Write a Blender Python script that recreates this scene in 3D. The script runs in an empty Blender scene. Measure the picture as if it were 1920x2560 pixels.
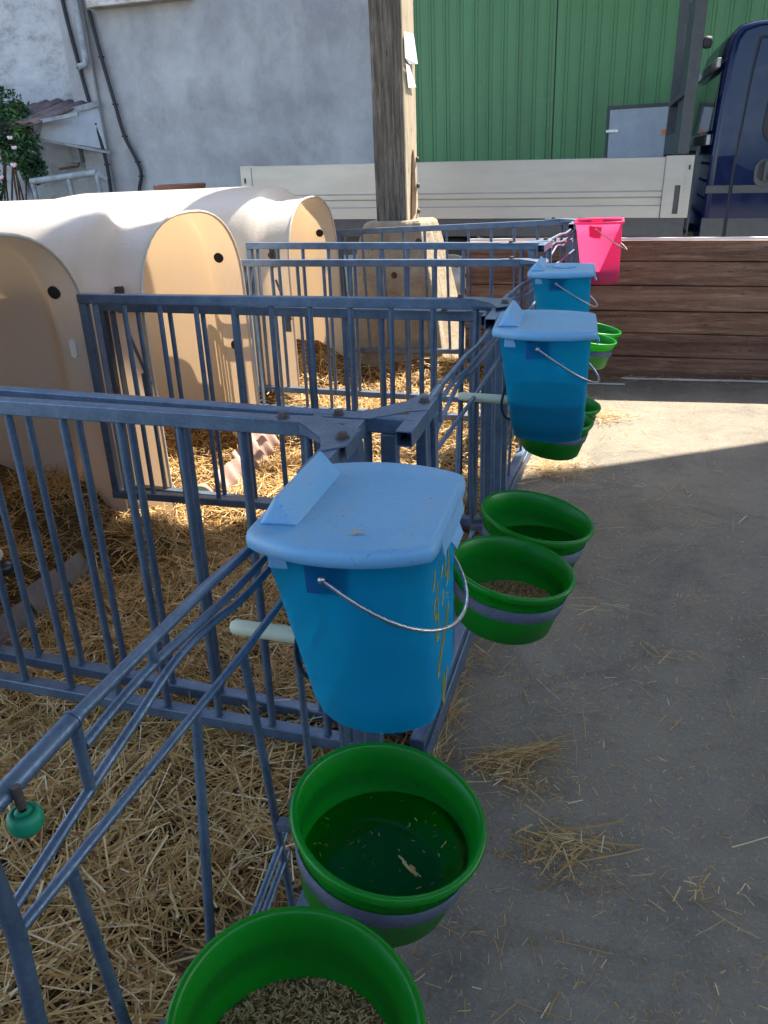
import bpy, bmesh, math, random
from mathutils import Vector, Matrix, noise
R = math.radians
sc = bpy.context.scene
col = sc.collection

# ------------------------------------------------------------------ camera, sky, sun, exposure
def look(pitch, roll, yaw, loc):
    p, r, w = R(pitch), R(roll), R(yaw)
    F = Vector((math.sin(w)*math.cos(p), math.cos(w)*math.cos(p), -math.sin(p)))
    R0 = Vector((math.cos(w), -math.sin(w), 0)); U0 = R0.cross(F)
    RR = R0*math.cos(r) + U0*math.sin(r); UU = -R0*math.sin(r) + U0*math.cos(r)
    m = Matrix((RR, UU, -F)).transposed().to_4x4(); m.translation = Vector(loc)
    return m
cd = bpy.data.cameras.new("camera"); cam = bpy.data.objects.new("camera", cd); col.objects.link(cam)
cd.sensor_fit = 'VERTICAL'; cd.sensor_height = 36.0; cd.lens = 1950/2560*36.0
cd.clip_start = 0.02; cd.clip_end = 1500
cam.matrix_world = look(24.0, -2.8, -16.0, (0, 0, 1.30))
sc.camera = cam
SUNV = Vector((0.40, 0.65, 1.0)).normalized()            # direction towards the sun
sun_el = math.asin(SUNV.z); sun_az = math.atan2(SUNV.x, SUNV.y)
w = bpy.data.worlds.new("World"); sc.world = w; w.use_nodes = True
nt = w.node_tree; bg = nt.nodes["Background"]
sky = nt.nodes.new("ShaderNodeTexSky"); sky.sky_type = 'NISHITA'; sky.sun_disc = False
sky.sun_elevation = sun_el; sky.sun_rotation = sun_az; sky.dust_density = 1.0; sky.ozone_density = 1.0
nt.links.new(sky.outputs[0], bg.inputs[0]); bg.inputs[1].default_value = 0.15
sd = bpy.data.lights.new("sun", 'SUN'); sd.energy = 3.3; sd.angle = R(0.5); sd.color = (1.0, 0.93, 0.82)
so = bpy.data.objects.new("sun", sd); col.objects.link(so)
so.rotation_euler = (-SUNV).to_track_quat('-Z', 'Y').to_euler(); so.location = (3, 6, 12)
sc.view_settings.view_transform = 'Standard'; sc.view_settings.look = 'None'
sc.view_settings.gamma = 1.0; sc.view_settings.exposure = 2.3; sc.view_settings.use_curve_mapping = False
sc.cycles.max_bounces = 8; sc.cycles.transparent_max_bounces = 12
try: sc.cycles.use_denoising = True
except Exception: pass

# ------------------------------------------------------------------ materials
class N:
    """small helper round a material node tree"""
    def __init__(s, name):
        s.m = bpy.data.materials.new(name); s.m.use_nodes = True; s.t = s.m.node_tree
        s.b = s.t.nodes["Principled BSDF"]; s.out = s.t.nodes["Material Output"]
        s.tc = s.new("ShaderNodeTexCoord").outputs['Object']
    def new(s, t): return s.t.nodes.new(t)
    def set(s, sock, v):
        if hasattr(v, 'links') or isinstance(v, bpy.types.NodeSocket): s.t.links.new(v, sock)
        else: sock.default_value = v
    def vec(s, scale):
        n = s.new("ShaderNodeMapping"); s.t.links.new(s.tc, n.inputs[0]); n.inputs['Scale'].default_value = scale
        return n.outputs[0]
    def noise(s, scale, detail=5, rough=0.55, vec=None, dist=0.0):
        n = s.new("ShaderNodeTexNoise"); s.t.links.new(vec or s.tc, n.inputs['Vector'])
        n.inputs['Scale'].default_value = scale; n.inputs['Detail'].default_value = detail
        n.inputs['Roughness'].default_value = rough; n.inputs['Distortion'].default_value = dist
        return n.outputs[0]
    def voro(s, scale, vec=None, feature='F1'):
        n = s.new("ShaderNodeTexVoronoi"); n.feature = feature
        s.t.links.new(vec or s.tc, n.inputs['Vector']); n.inputs['Scale'].default_value = scale
        return n.outputs['Distance']
    def ramp(s, f, stops):
        n = s.new("ShaderNodeValToRGB"); s.t.links.new(f, n.inputs[0]); e = n.color_ramp.elements
        while len(e) < len(stops): e.new(0.5)
        for k, (p, c) in enumerate(stops):
            e[k].position = p; e[k].color = (*c, 1) if not isinstance(c, (int, float)) else (c, c, c, 1)
        return n.outputs[0]
    def mix(s, f, a, b, mode='MIX'):
        n = s.new("ShaderNodeMix"); n.data_type = 'RGBA'; n.blend_type = mode
        s.set(n.inputs[0], f)
        for k, v in ((6, a), (7, b)):
            s.set(n.inputs[k], (*v, 1) if isinstance(v, tuple) and len(v) == 3 else v)
        return n.outputs[2]
    def math(s, op, a, b=0.0):
        n = s.new("ShaderNodeMath"); n.operation = op; s.set(n.inputs[0], a); s.set(n.inputs[1], b); return n.outputs[0]
    def bump(s, h, strength, dist=0.01):
        n = s.new("ShaderNodeBump"); n.inputs['Strength'].default_value = strength; n.inputs['Distance'].default_value = dist
        s.t.links.new(h, n.inputs['Height']); s.t.links.new(n.outputs[0], s.b.inputs['Normal']); s.nrm = n.outputs[0]
    def base(s, c, rough=0.5, metal=0.0, spec=0.5):
        s.set(s.b.inputs['Base Color'], (*c, 1) if isinstance(c, tuple) and len(c) == 3 else c)
        s.set(s.b.inputs['Roughness'], rough); s.b.inputs['Metallic'].default_value = metal
        s.b.inputs['Specular IOR Level'].default_value = spec
        return s.m
    def thin(s, colr, fac, clear=0.0):
        """light passes through: mix in translucent (and a little clear) shading"""
        t = s.new("ShaderNodeBsdfTranslucent"); s.set(t.inputs[0], (*colr, 1) if isinstance(colr, tuple) else colr)
        m1 = s.new("ShaderNodeMixShader"); m1.inputs[0].default_value = fac
        s.t.links.new(s.b.outputs[0], m1.inputs[1]); s.t.links.new(t.outputs[0], m1.inputs[2]); o = m1.outputs[0]
        if clear:
            c = s.new("ShaderNodeBsdfTransparent"); s.set(c.inputs[0], (*colr, 1) if isinstance(colr, tuple) else colr)
            m2 = s.new("ShaderNodeMixShader"); m2.inputs[0].default_value = clear
            s.t.links.new(o, m2.inputs[1]); s.t.links.new(c.outputs[0], m2.inputs[2]); o = m2.outputs[0]
        s.t.links.new(o, s.out.inputs[0])

M = {}
n = N("yard_concrete")
a = n.noise(0.9, 8, 0.62); b = n.noise(7, 8, 0.7); c_ = n.noise(90, 3, 0.6); d = n.voro(240)
c1 = n.ramp(a, [(0.30, (0.132, 0.115, 0.090)), (0.62, (0.245, 0.210, 0.160))])
c1 = n.mix(n.ramp(b, [(0.35, 0.0), (0.75, 0.75)]), c1, (0.285, 0.243, 0.182))
c1 = n.mix(n.ramp(n.noise(2.3, 6, 0.7, dist=1.0), [(0.50, 0.0), (0.66, 0.6)]), c1, (0.095, 0.088, 0.078))
c1 = n.mix(n.ramp(c_, [(0.54, 0.0), (0.76, 0.6)]), c1, (0.35, 0.305, 0.23))
c1 = n.mix(n.ramp(d, [(0.06, 0.55), (0.16, 0.0)]), c1, (0.07, 0.06, 0.05))
c1 = n.mix(n.ramp(n.noise(330, 2, 0.6), [(0.58, 0.0), (0.70, 0.7)]), c1, (0.31, 0.275, 0.21))
c1 = n.mix(n.ramp(n.noise(210, 3, 0.7), [(0.30, 0.75), (0.42, 0.0)]), c1, (0.06, 0.055, 0.048))
c1 = n.mix(n.ramp(n.noise(18, 7, 0.75), [(0.56, 0.0), (0.68, 0.45)]), c1, (0.10, 0.093, 0.083))
crack = n.voro(0.43, n.mix(0.22, n.tc, n.noise(1.6, 5, 0.6)), 'DISTANCE_TO_EDGE')
c1 = n.mix(n.ramp(crack, [(0.0, 0.22), (0.0015, 0.0)]), c1, (0.08, 0.07, 0.06))
n.bump(n.math('ADD', n.math('MULTIPLY', b, 0.6), n.math('MULTIPLY', n.noise(130, 4, 0.6), 0.5)), 0.55, 0.012)
M['yard'] = n.base(c1, 0.88, 0, 0.25)

def galv(name, c0, c1, metal=0.65, rough=0.42, rust=0.0):
    n = N(name); a = n.noise(14, 6, 0.65); b = n.voro(120); e = n.noise(160, 3, 0.6)
    cc = n.ramp(a, [(0.3, c0), (0.72, c1)])
    cc = n.mix(n.ramp(b, [(0.08, 0.22), (0.5, 0.0)]), cc, tuple(x*1.4 for x in c1))
    cc = n.mix(n.ramp(n.noise(38, 7, 0.8), [(0.60, 0.0), (0.70, 0.55)]), cc, (0.085, 0.07, 0.055))
    cc = n.mix(n.ramp(n.noise(5, 8, 0.75), [(0.55, 0.0), (0.72, 0.35)]), cc, tuple(x*1.3 for x in c1))
    if rust: cc = n.mix(n.ramp(n.noise(9, 8, 0.7, dist=0.6), [(0.6, 0.0), (0.68, rust)]), cc, (0.16, 0.07, 0.03))
    n.bump(n.math('ADD', a, n.math('MULTIPLY', e, 0.5)), 0.35, 0.003)
    M[name] = n.base(cc, n.ramp(e, [(0.3, rough-0.06), (0.7, rough+0.16)]), metal, 0.5)
galv('galvanised', (0.072, 0.110, 0.170), (0.140, 0.190, 0.265), 0.58, 0.40)
galv('ring_steel', (0.055, 0.065, 0.09), (0.11, 0.12, 0.155), 0.2, 0.6)
galv('bolt_steel', (0.07, 0.055, 0.05), (0.12, 0.09, 0.075), 0.5, 0.6, 0.5)
galv('wire_steel', (0.33, 0.33, 0.34), (0.5, 0.5, 0.5), 0.9, 0.28)
galv('dark_steel', (0.028, 0.031, 0.036), (0.045, 0.048, 0.055), 0.2, 0.45)
galv('rusty_iron', (0.13, 0.05, 0.03), (0.22, 0.09, 0.05), 0.2, 0.8, 0.6)

def plastic(name, c, rough=0.35, tr=0.25, trc=None, clear=0.0, dirt=0.0, dirtc=(0.35, 0.36, 0.36), vary=0.12):
    n = N(name); a = n.noise(6, 6, 0.6); f = n.noise(55, 5, 0.7)
    cc = n.ramp(a, [(0.25, tuple(x*(1-vary) for x in c)), (0.75, tuple(min(1, x*(1+vary)) for x in c))])
    if dirt:
        cc = n.mix(n.ramp(n.math('MULTIPLY', a, f), [(0.22, 0.0), (0.42, dirt)]), cc, dirtc)
        cc = n.mix(n.ramp(n.noise(230, 2, 0.5), [(0.66, 0.0), (0.74, min(1, dirt*1.4))]), cc, (0.16, 0.14, 0.11))
    n.bump(f, 0.06, 0.003)
    n.base(cc, n.ramp(f, [(0.3, rough-0.05), (0.75, rough+0.15)]), 0, 0.5)
    if tr: n.thin(trc or c, tr, clear)
    M[name] = n.m
plastic('blue_body', (0.008, 0.30, 0.50), 0.33, 0.52, (0.03, 0.68, 0.88), 0.42, 0.10, (0.10, 0.33, 0.5))
plastic('blue_lid', (0.20, 0.46, 0.70), 0.42, 0.20, (0.25, 0.6, 0.85), 0.0, 0.8, (0.36, 0.47, 0.56))
plastic('blue_ear', (0.003, 0.08, 0.24), 0.4, 0.1)
plastic('pink_body', (0.72, 0.035, 0.16), 0.36, 0.40, (0.95, 0.10, 0.26), 0.12, 0.06, (0.8, 0.3, 0.4))
plastic('green_bowl', (0.004, 0.23, 0.014), 0.30, 0.36, (0.012, 0.58, 0.015), 0.0, 0.10, (0.05, 0.22, 0.08))
plastic('green_knob', (0.0, 0.22, 0.10), 0.5, 0.0, dirt=0.3, dirtc=(0.05, 0.35, 0.2))
plastic('teat_rubber', (0.62, 0.62, 0.44), 0.5, 0.15, dirt=0.08)
plastic('black_rubber', (0.011, 0.011, 0.013), 0.7, 0.0, dirt=0.1, dirtc=(0.06, 0.058, 0.055))
plastic('white_plastic', (0.78, 0.77, 0.73), 0.5, 0.0, dirt=0.1, dirtc=(0.5, 0.47, 0.4))
plastic('orange_lens', (0.75, 0.18, 0.01), 0.25, 0.2)
plastic('gold_ink', (0.38, 0.30, 0.03), 0.45, 0.0)
plastic('milk', (0.02, 0.035, 0.05), 0.3, 0.0)  # dark colour stands in for the backlight that the liquid blocks
plastic('green_hub', (0.03, 0.13, 0.06), 0.6, 0.0, dirt=0.3, dirtc=(0.2, 0.2, 0.15))

n = N('cream_shell')
a = n.noise(2.0, 6, 0.6); f = n.noise(70, 4, 0.6); g = n.noise(9, 6, 0.7)
cc = n.ramp(a, [(0.3, (0.50, 0.455, 0.385)), (0.7, (0.56, 0.52, 0.45))])
cc = n.mix(n.ramp(n.noise(4, 8, 0.75, n.vec((1, 1, 0.3))), [(0.58, 0.0), (0.75, 0.35)]), cc, (0.33, 0.27, 0.19))
n.bump(n.noise(95, 3, 0.55), 0.32, 0.005); n.base(cc, 0.33, 0, 0.5); n.thin((0.88, 0.60, 0.34), 0.19); M['cream'] = n.m

n = N('straw')
at = n.new("ShaderNodeAttribute"); at.attribute_name = 'rnd'
cc = n.ramp(at.outputs['Fac'], [(0.0, (0.17, 0.08, 0.022)), (0.25, (0.37, 0.20, 0.058)), (0.6, (0.54, 0.335, 0.115)), (0.9, (0.66, 0.475, 0.22)), (1.0, (0.78, 0.64, 0.40))])
n.base(cc, 0.55, 0, 0.35); n.thin(cc, 0.22); M['straw'] = n.m
n = N('straw_mat')
a = n.noise(16, 8, 0.8, n.vec((1, 6, 1)), 1.5); b = n.noise(16, 8, 0.8, n.vec((6, 1, 1)), 1.5)
f = n.math('MAXIMUM', a, b)
cc = n.ramp(f, [(0.42, (0.05, 0.03, 0.014)), (0.58, (0.20, 0.12, 0.05)), (0.72, (0.42, 0.28, 0.12))])
n.bump(f, 1.0, 0.02); M['straw_mat'] = n.base(cc, 0.9, 0, 0.1)
n = N('grain_mat'); cc = n.ramp(n.voro(220), [(0.1, (0.26, 0.19, 0.10)), (0.5, (0.10, 0.068, 0.035))])
n.bump(n.noise(180, 3), 1.0, 0.004); M['grain_mat'] = n.base(cc, 0.8, 0, 0.2)
n = N('grain'); at = n.new("ShaderNodeAttribute"); at.attribute_name = 'rnd'
cc = n.ramp(at.outputs['Fac'], [(0.0, (0.15, 0.085, 0.035)), (0.5, (0.40, 0.25, 0.11)), (0.9, (0.58, 0.42, 0.21)), (1.0, (0.40, 0.32, 0.12))])
M['grain'] = n.base(cc, 0.65, 0, 0.3)
n = N('water'); n.base((0.55, 0.8, 0.65), 0.03, 0, 0.5); n.b.inputs['IOR'].default_value = 1.33
n.bump(n.noise(14, 3, 0.5), 0.10, 0.004)
tr = n.new("ShaderNodeBsdfTransparent"); tr.inputs[0].default_value = (0.62, 0.85, 0.70, 1)
gl = n.new("ShaderNodeBsdfGlossy"); gl.inputs['Roughness'].default_value = 0.02; n.t.links.new(n.nrm, gl.inputs['Normal'])
fr = n.new("ShaderNodeFresnel"); fr.inputs[0].default_value = 1.33; n.t.links.new(n.nrm, fr.inputs['Normal'])
mx = n.new("ShaderNodeMixShader"); n.t.links.new(fr.outputs[0], mx.inputs[0])
n.t.links.new(tr.outputs[0], mx.inputs[1]); n.t.links.new(gl.outputs[0], mx.inputs[2]); n.t.links.new(mx.outputs[0], n.out.inputs[0]); M['water'] = n.m

n = N('plaster')
a = n.noise(0.55, 8, 0.68); b = n.noise(1.7, 9, 0.70, n.vec((1, 1, 0.8)), 0.15); g = n.noise(24, 5, 0.65)
cc = n.ramp(a, [(0.33, (0.215, 0.205, 0.205)), (0.66, (0.375, 0.36, 0.345))])
cc = n.mix(n.ramp(b, [(0.46, 0.0), (0.70, 0.8)]), cc, (0.185, 0.17, 0.17))
cc = n.mix(n.ramp(n.noise(1.1, 9, 0.76, n.vec((1.2, 1, 0.6)), 0.1), [(0.52, 0.0), (0.75, 0.55)]), cc, (0.42, 0.40, 0.375))
cc = n.mix(n.ramp(n.noise(3.4, 9, 0.8), [(0.63, 0.0), (0.70, 0.75)]), cc, (0.10, 0.095, 0.10))
n.bump(n.math('ADD', b, n.math('MULTIPLY', g, 0.4)), 0.5, 0.02); M['plaster'] = n.base(cc, 0.9, 0, 0.2)
n = N('whitewash')
b = n.noise(2.6, 9, 0.78, n.vec((1, 1, 1.5)), 0.1); g = n.noise(24, 5, 0.65)
cc = n.ramp(b, [(0.36, (0.20, 0.195, 0.195)), (0.5, (0.34, 0.33, 0.325)), (0.7, (0.42, 0.41, 0.40))])
n.bump(n.math('ADD', b, n.math('MULTIPLY', g, 0.4)), 0.7, 0.025); M['whitewash'] = n.base(cc, 0.9, 0, 0.2)
n = N('lintel'); b = n.noise(5, 8, 0.75, n.vec((1, 1, 3)))
M['lintel'] = n.base(n.ramp(b, [(0.35, (0.22, 0.17, 0.12)), (0.6, (0.46, 0.43, 0.39))]), 0.9, 0, 0.2)
n = N('green_sheet')
b = n.noise(1.6, 7, 0.7, n.vec((3, 1, 0.25))); g = n.noise(11, 6, 0.7)
cc = n.ramp(b, [(0.3, (0.030, 0.112, 0.034)), (0.7, (0.045, 0.158, 0.050))])
cc = n.mix(n.ramp(g, [(0.58, 0.0), (0.75, 0.3)]), cc, (0.12, 0.28, 0.15))
n.bump(g, 0.05, 0.004); M['green_sheet'] = n.base(cc, 0.42, 0, 0.5)
n = N('hatch_grey'); b = n.noise(8, 6, 0.7)
M['hatch_grey'] = n.base(n.ramp(b, [(0.3, (0.24, 0.26, 0.29)), (0.7, (0.31, 0.33, 0.36))]), 0.5, 0.1, 0.5)
n = N('white_alloy'); b = n.noise(3, 7, 0.7, n.vec((0.4, 1, 2))); g = n.noise(30, 5, 0.7)
cc = n.ramp(b, [(0.3, (0.27, 0.255, 0.23)), (0.7, (0.34, 0.325, 0.30))])
cc = n.mix(n.ramp(n.noise(6, 8, 0.8, n.vec((0.3, 1, 2))), [(0.62, 0.0), (0.78, 0.55)]), cc, (0.36, 0.30, 0.22))
M['white_alloy'] = n.base(cc, n.ramp(g, [(0.3, 0.28), (0.7, 0.45)]), 0.15, 0.5)
n = N('blue_paint'); g = n.noise(5, 7, 0.75)
cc = n.ramp(g, [(0.35, (0.0015, 0.0065, 0.034)), (0.75, (0.003, 0.010, 0.048))])
n.base(cc, n.ramp(g, [(0.4, 0.12), (0.75, 0.3)]), 0.0, 0.22); n.b.inputs['Coat Weight'].default_value = 0.0; n.b.inputs['Coat Roughness'].default_value = 0.08
n.bump(n.noise(1.5, 2), 0.05, 0.02); M['blue_paint'] = n.m
n = N('window_glass'); n.base((0.035, 0.045, 0.04), 0.04, 0, 0.8); M['glass'] = n.m
def wood(name, dark, mid, light, sx, rough=0.8, bump=1.0, bd=0.012):
    n = N(name); v = n.vec(sx); a = n.noise(3.0, 9, 0.72, v, 0.4); b = n.noise(11, 7, 0.7, v)
    f = n.math('ADD', n.math('MULTIPLY', a, 0.65), n.math('MULTIPLY', b, 0.35))
    cc = n.ramp(f, [(0.36, dark), (0.52, mid), (0.66, light)])
    cc = n.mix(n.ramp(n.noise(1.6, 6, 0.7), [(0.45, 0.0), (0.75, 0.5)]), cc, dark)
    cc = n.mix(n.ramp(n.voro(5.0, n.vec(tuple(max(1.0, x*0.35) for x in sx))), [(0.05, 0.8), (0.12, 0.0)]), cc, tuple(x*0.4 for x in dark))
    if name == 'board_wood':
        bv = n.noise(1.0, 2, 0.5, n.vec((0.35, 1, 6.9)))
        cc = n.mix(n.ramp(bv, [(0.38, 0.55), (0.5, 0.0)]), cc, tuple(x*0.75 for x in dark))
        cc = n.mix(n.ramp(bv, [(0.52, 0.0), (0.66, 0.45)]), cc, light)
        cc = n.mix(n.ramp(n.noise(70, 4, 0.7, n.vec((1, 1, 2))), [(0.62, 0.0), (0.7, 0.6)]), cc, (0.45, 0.33, 0.2))
    n.bump(f, bump, bd); M[name] = n.base(cc, rough, 0, 0.25)
wood('board_wood', (0.098, 0.048, 0.030), (0.245, 0.128, 0.080), (0.43, 0.27, 0.17), (1.0, 4, 14), 0.75, 0.9, 0.012)
wood('post_wood', (0.035, 0.028, 0.023), (0.14, 0.118, 0.098), (0.30, 0.265, 0.225), (16, 16, 0.9), 0.9, 1.0, 0.03)
wood('sunlit_wood', (0.30, 0.23, 0.15), (0.48, 0.39, 0.27), (0.60, 0.52, 0.38), (9, 9, 0.8), 0.85, 0.7, 0.012)  # paler copy of the post wood for its sunlit side
n = N('footing'); a = n.noise(5, 8, 0.7); g = n.voro(28)
cc = n.ramp(a, [(0.3, (0.26, 0.195, 0.13)), (0.7, (0.44, 0.36, 0.26))])
cc = n.mix(n.ramp(g, [(0.08, 0.7), (0.2, 0.0)]), cc, (0.14, 0.10, 0.07)); n.bump(n.noise(22, 7, 0.75), 0.9, 0.02); M['footing'] = n.base(cc, 0.9, 0, 0.2)
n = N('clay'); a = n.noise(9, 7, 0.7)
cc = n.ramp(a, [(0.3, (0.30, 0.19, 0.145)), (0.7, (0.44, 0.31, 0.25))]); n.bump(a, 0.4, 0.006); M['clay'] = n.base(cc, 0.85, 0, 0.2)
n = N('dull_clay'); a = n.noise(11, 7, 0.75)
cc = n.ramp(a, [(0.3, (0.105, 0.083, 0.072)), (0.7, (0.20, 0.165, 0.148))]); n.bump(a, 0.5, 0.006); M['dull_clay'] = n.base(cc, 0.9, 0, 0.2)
n = N('old_tile'); a = n.noise(6, 8, 0.75)
cc = n.ramp(a, [(0.35, (0.07, 0.055, 0.055)), (0.6, (0.16, 0.11, 0.10)), (0.75, (0.36, 0.12, 0.07))]); n.bump(a, 0.6, 0.01); M['old_tile'] = n.base(cc, 0.9, 0, 0.2)
n = N('faded_paint'); a = n.noise(9, 7, 0.75)
M['faded_paint'] = n.base(n.ramp(a, [(0.35, (0.14, 0.145, 0.15)), (0.60, (0.27, 0.275, 0.28)), (0.72, (0.15, 0.09, 0.055))]), 0.7, 0, 0.3)
n = N('rose_leaf'); at = n.new("ShaderNodeAttribute"); at.attribute_name = 'rnd'
cc = n.ramp(at.outputs['Fac'], [(0.0, (0.020, 0.050, 0.022)), (0.6, (0.045, 0.115, 0.035)), (1.0, (0.11, 0.20, 0.05))])
n.base(cc, 0.5, 0, 0.4); n.thin(cc, 0.3); M['leaf'] = n.m
n = N('petal'); n.base((0.82, 0.55, 0.58), 0.6, 0, 0.3); n.thin((0.9, 0.6, 0.6), 0.3); M['petal'] = n.m
n = N('bark'); M['bark'] = n.base(n.ramp(n.noise(12, 6), [(0.3, (0.05, 0.03, 0.02)), (0.7, (0.13, 0.08, 0.05))]), 0.9, 0, 0.1)
n = N('calf_coat'); a = n.noise(3.2, 2, 0.4)
M['calf_coat'] = n.base(n.mix(n.ramp(a, [(0.5, 0.0), (0.54, 1.0)]), (0.55, 0.47, 0.38), (0.42, 0.33, 0.25)), 0.8, 0, 0.2)
n = N('calf_nose'); M['calf_nose'] = n.base((0.02, 0.018, 0.02), 0.35, 0, 0.5)
n = N('paper'); M['paper'] = n.base((0.82, 0.82, 0.80), 0.7, 0, 0.2)
n = N('roof_panel'); M['roof_panel'] = n.base(n.ramp(n.noise(2, 5), [(0.3, (0.30, 0.30, 0.29)), (0.7, (0.42, 0.41, 0.39))]), 0.8, 0, 0.3)
n = N('rim_grey'); M['rim_grey'] = n.base(n.ramp(n.noise(6, 5), [(0.3, (0.25, 0.26, 0.27)), (0.7, (0.36, 0.37, 0.38))]), 0.5, 0.3, 0.5)

# ------------------------------------------------------------------ mesh helpers
class MB:
    def __init__(s): s.v = []; s.f = []; s.mi = []; s.sm = []; s.rnd = None
    def add(s, vs, fs, mi=0, smooth=False):
        o = len(s.v); s.v += [tuple(x) for x in vs]
        for f in fs: s.f.append(tuple(i+o for i in f)); s.mi.append(mi); s.sm.append(smooth)
    def box(s, x0, x1, y0, y1, z0, z1, mi=0):
        s.add([(x0,y0,z0),(x1,y0,z0),(x1,y1,z0),(x0,y1,z0),(x0,y0,z1),(x1,y0,z1),(x1,y1,z1),(x0,y1,z1)],
              [(0,3,2,1),(4,5,6,7),(0,1,5,4),(1,2,6,5),(2,3,7,6),(3,0,4,7)], mi)
    def beam(s, p, q, w, h, up=(0,0,1), mi=0):
        p, q = Vector(p), Vector(q); d = (q-p).normalized(); u = Vector(up); u = (u - d*u.dot(d)).normalized(); r = d.cross(u)
        vs = [e + r*a*w/2 + u*b*h/2 for e in (p, q) for a, b in ((-1,-1),(1,-1),(1,1),(-1,1))]
        s.add(vs, [(3,2,1,0),(4,5,6,7),(0,1,5,4),(1,2,6,5),(2,3,7,6),(3,0,4,7)], mi)
    def hollow(s, p, q, w, h, t=0.003, up=(0,0,1)):
        """open-ended square tube"""
        p, q = Vector(p), Vector(q); d = (q-p).normalized(); u = Vector(up); u = (u - d*u.dot(d)).normalized(); r = d.cross(u)
        ring = lambda e, k: [e + r*a*(w/2-k) + u*b*(h/2-k) for a, b in ((-1,-1),(1,-1),(1,1),(-1,1))]
        vs = ring(p,0)+ring(q,0)+ring(p,t)+ring(q,t); fs = []
        for i in range(4):
            j = (i+1) % 4
            fs += [(i,j,4+j,4+i),(8+j,8+i,12+i,12+j),(j,i,8+i,8+j),(4+i,4+j,12+j,12+i)]
        s.add(vs, fs)
    def tube(s, pts, r, k=10, mi=0, caps=True, radii=None):
        pts = [Vector(p) for p in pts]; n = len(pts); rings = []; u = None
        for i, p in enumerate(pts):
            d = (pts[min(i+1, n-1)] - pts[max(i-1, 0)]).normalized()
            if u is None:
                u = Vector((0,0,1)) if abs(d.z) < 0.9 else Vector((1,0,0))
            u = (u - d*u.dot(d)).normalized(); q = d.cross(u); rr = radii[i] if radii else r
            rings.append([p + (u*math.cos(2*math.pi*j/k) + q*math.sin(2*math.pi*j/k))*rr for j in range(k)])
        vs = [x for g in rings for x in g]; fs = []
        for i in range(n-1):
            for j in range(k):
                b = (j+1) % k; fs.append((i*k+j, i*k+b, (i+1)*k+b, (i+1)*k+j))
        s.add(vs, fs, mi, True)
        if caps:
            s.add(rings[0], [tuple(range(k))[::-1]], mi); s.add(rings[-1], [tuple(range(k))], mi)
    def loft(s, rings, closed=True, mi=0, smooth=True, cap0=False, cap1=False):
        k = len(rings[0]); vs = [x for g in rings for x in g]; fs = []
        for i in range(len(rings)-1):
            for j in range(k if closed else k-1):
                b = (j+1) % k; fs.append((i*k+j, i*k+b, (i+1)*k+b, (i+1)*k+j))
        s.add(vs, fs, mi, smooth)
        if cap0: s.add(rings[0], [tuple(range(k))[::-1]], mi)
        if cap1: s.add(rings[-1], [tuple(range(k))], mi)
    def lathe(s, prof, k=40, mi=0, smooth=True, mat=None):
        m = mat or Matrix()
        s.loft([[m @ Vector((r*math.cos(2*math.pi*j/k), r*math.sin(2*math.pi*j/k), z)) for j in range(k)] for r, z in prof], True, mi, smooth)
    def prism(s, poly, z0, z1, mi=0, m=None):
        m = m or Matrix(); k = len(poly)
        vs = [m @ Vector((x, y, z0)) for x, y in poly] + [m @ Vector((x, y, z1)) for x, y in poly]
        s.add(vs, [tuple(range(k))[::-1], tuple(range(k, 2*k))] + [(i, (i+1) % k, k+(i+1) % k, k+i) for i in range(k)], mi)
    def ball(s, c, r, k=14, mi=0, sq=(1,1,1)):
        c = Vector(c); rings = []
        for i in range(1, k//2):
            t = math.pi*i/(k//2); rings.append([c + Vector((r*sq[0]*math.sin(t)*math.cos(2*math.pi*j/k), r*sq[1]*math.sin(t)*math.sin(2*math.pi*j/k), r*sq[2]*math.cos(t))) for j in range(k)])
        o = len(s.v); s.loft(rings, True, mi, True); kk = len(rings)*k
        s.v += [tuple(c+Vector((0,0,r*sq[2]))), tuple(c-Vector((0,0,r*sq[2])))]
        for j in range(k):
            b = (j+1) % k
            s.f.append((o+kk, o+b, o+j)); s.f.append((o+kk+1, o+kk-k+j, o+kk-k+b)); s.mi += [mi, mi]; s.sm += [True, True]
    def build(s, name, mats, parent=None, loc=None, bevel=0.0, solid=0.0, seg=2):
        me = bpy.data.meshes.new(name); me.from_pydata(s.v, [], s.f)
        mats = mats if isinstance(mats, (list, tuple)) else [mats]
        for m in mats: me.materials.append(M[m])
        me.polygons.foreach_set('material_index', s.mi); me.polygons.foreach_set('use_smooth', s.sm)
        if s.rnd is not None:
            at = me.attributes.new('rnd', 'FLOAT', 'POINT'); at.data.foreach_set('value', s.rnd)
        me.update()
        if s.rnd is None:
            bm = bmesh.new(); bm.from_mesh(me); bmesh.ops.recalc_face_normals(bm, faces=bm.faces); bm.to_mesh(me); bm.free()
        o = bpy.data.objects.new(name, me); col.objects.link(o)
        if parent: o.parent = parent
        if loc is not None: o.location = loc
        if solid:
            mo = o.modifiers.new('thickness', 'SOLIDIFY'); mo.thickness = solid; mo.offset = -1
        if bevel:
            mo = o.modifiers.new('edges', 'BEVEL'); mo.width = bevel; mo.segments = seg; mo.limit_method = 'ANGLE'; mo.angle_limit = R(35)
        return o
def tag(o, label=None, cat=None, group=None, kind=None):
    if label: o['label'] = label
    if cat: o['category'] = cat
    if group: o['group'] = group
    if kind: o['kind'] = kind
    return o
def empty(name, loc=(0,0,0), rz=0.0, **k):
    o = bpy.data.objects.new(name, None); col.objects.link(o); o.location = loc; o.rotation_euler = (0, 0, rz); o.empty_display_size = 0.1
    return tag(o, **k)
def copy_tree(o, parent=None):
    c = o.copy(); col.objects.link(c)
    if parent: c.parent = parent
    for ch in list(o.children): copy_tree(ch, c)
    return c
rng = random.Random(7)
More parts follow.
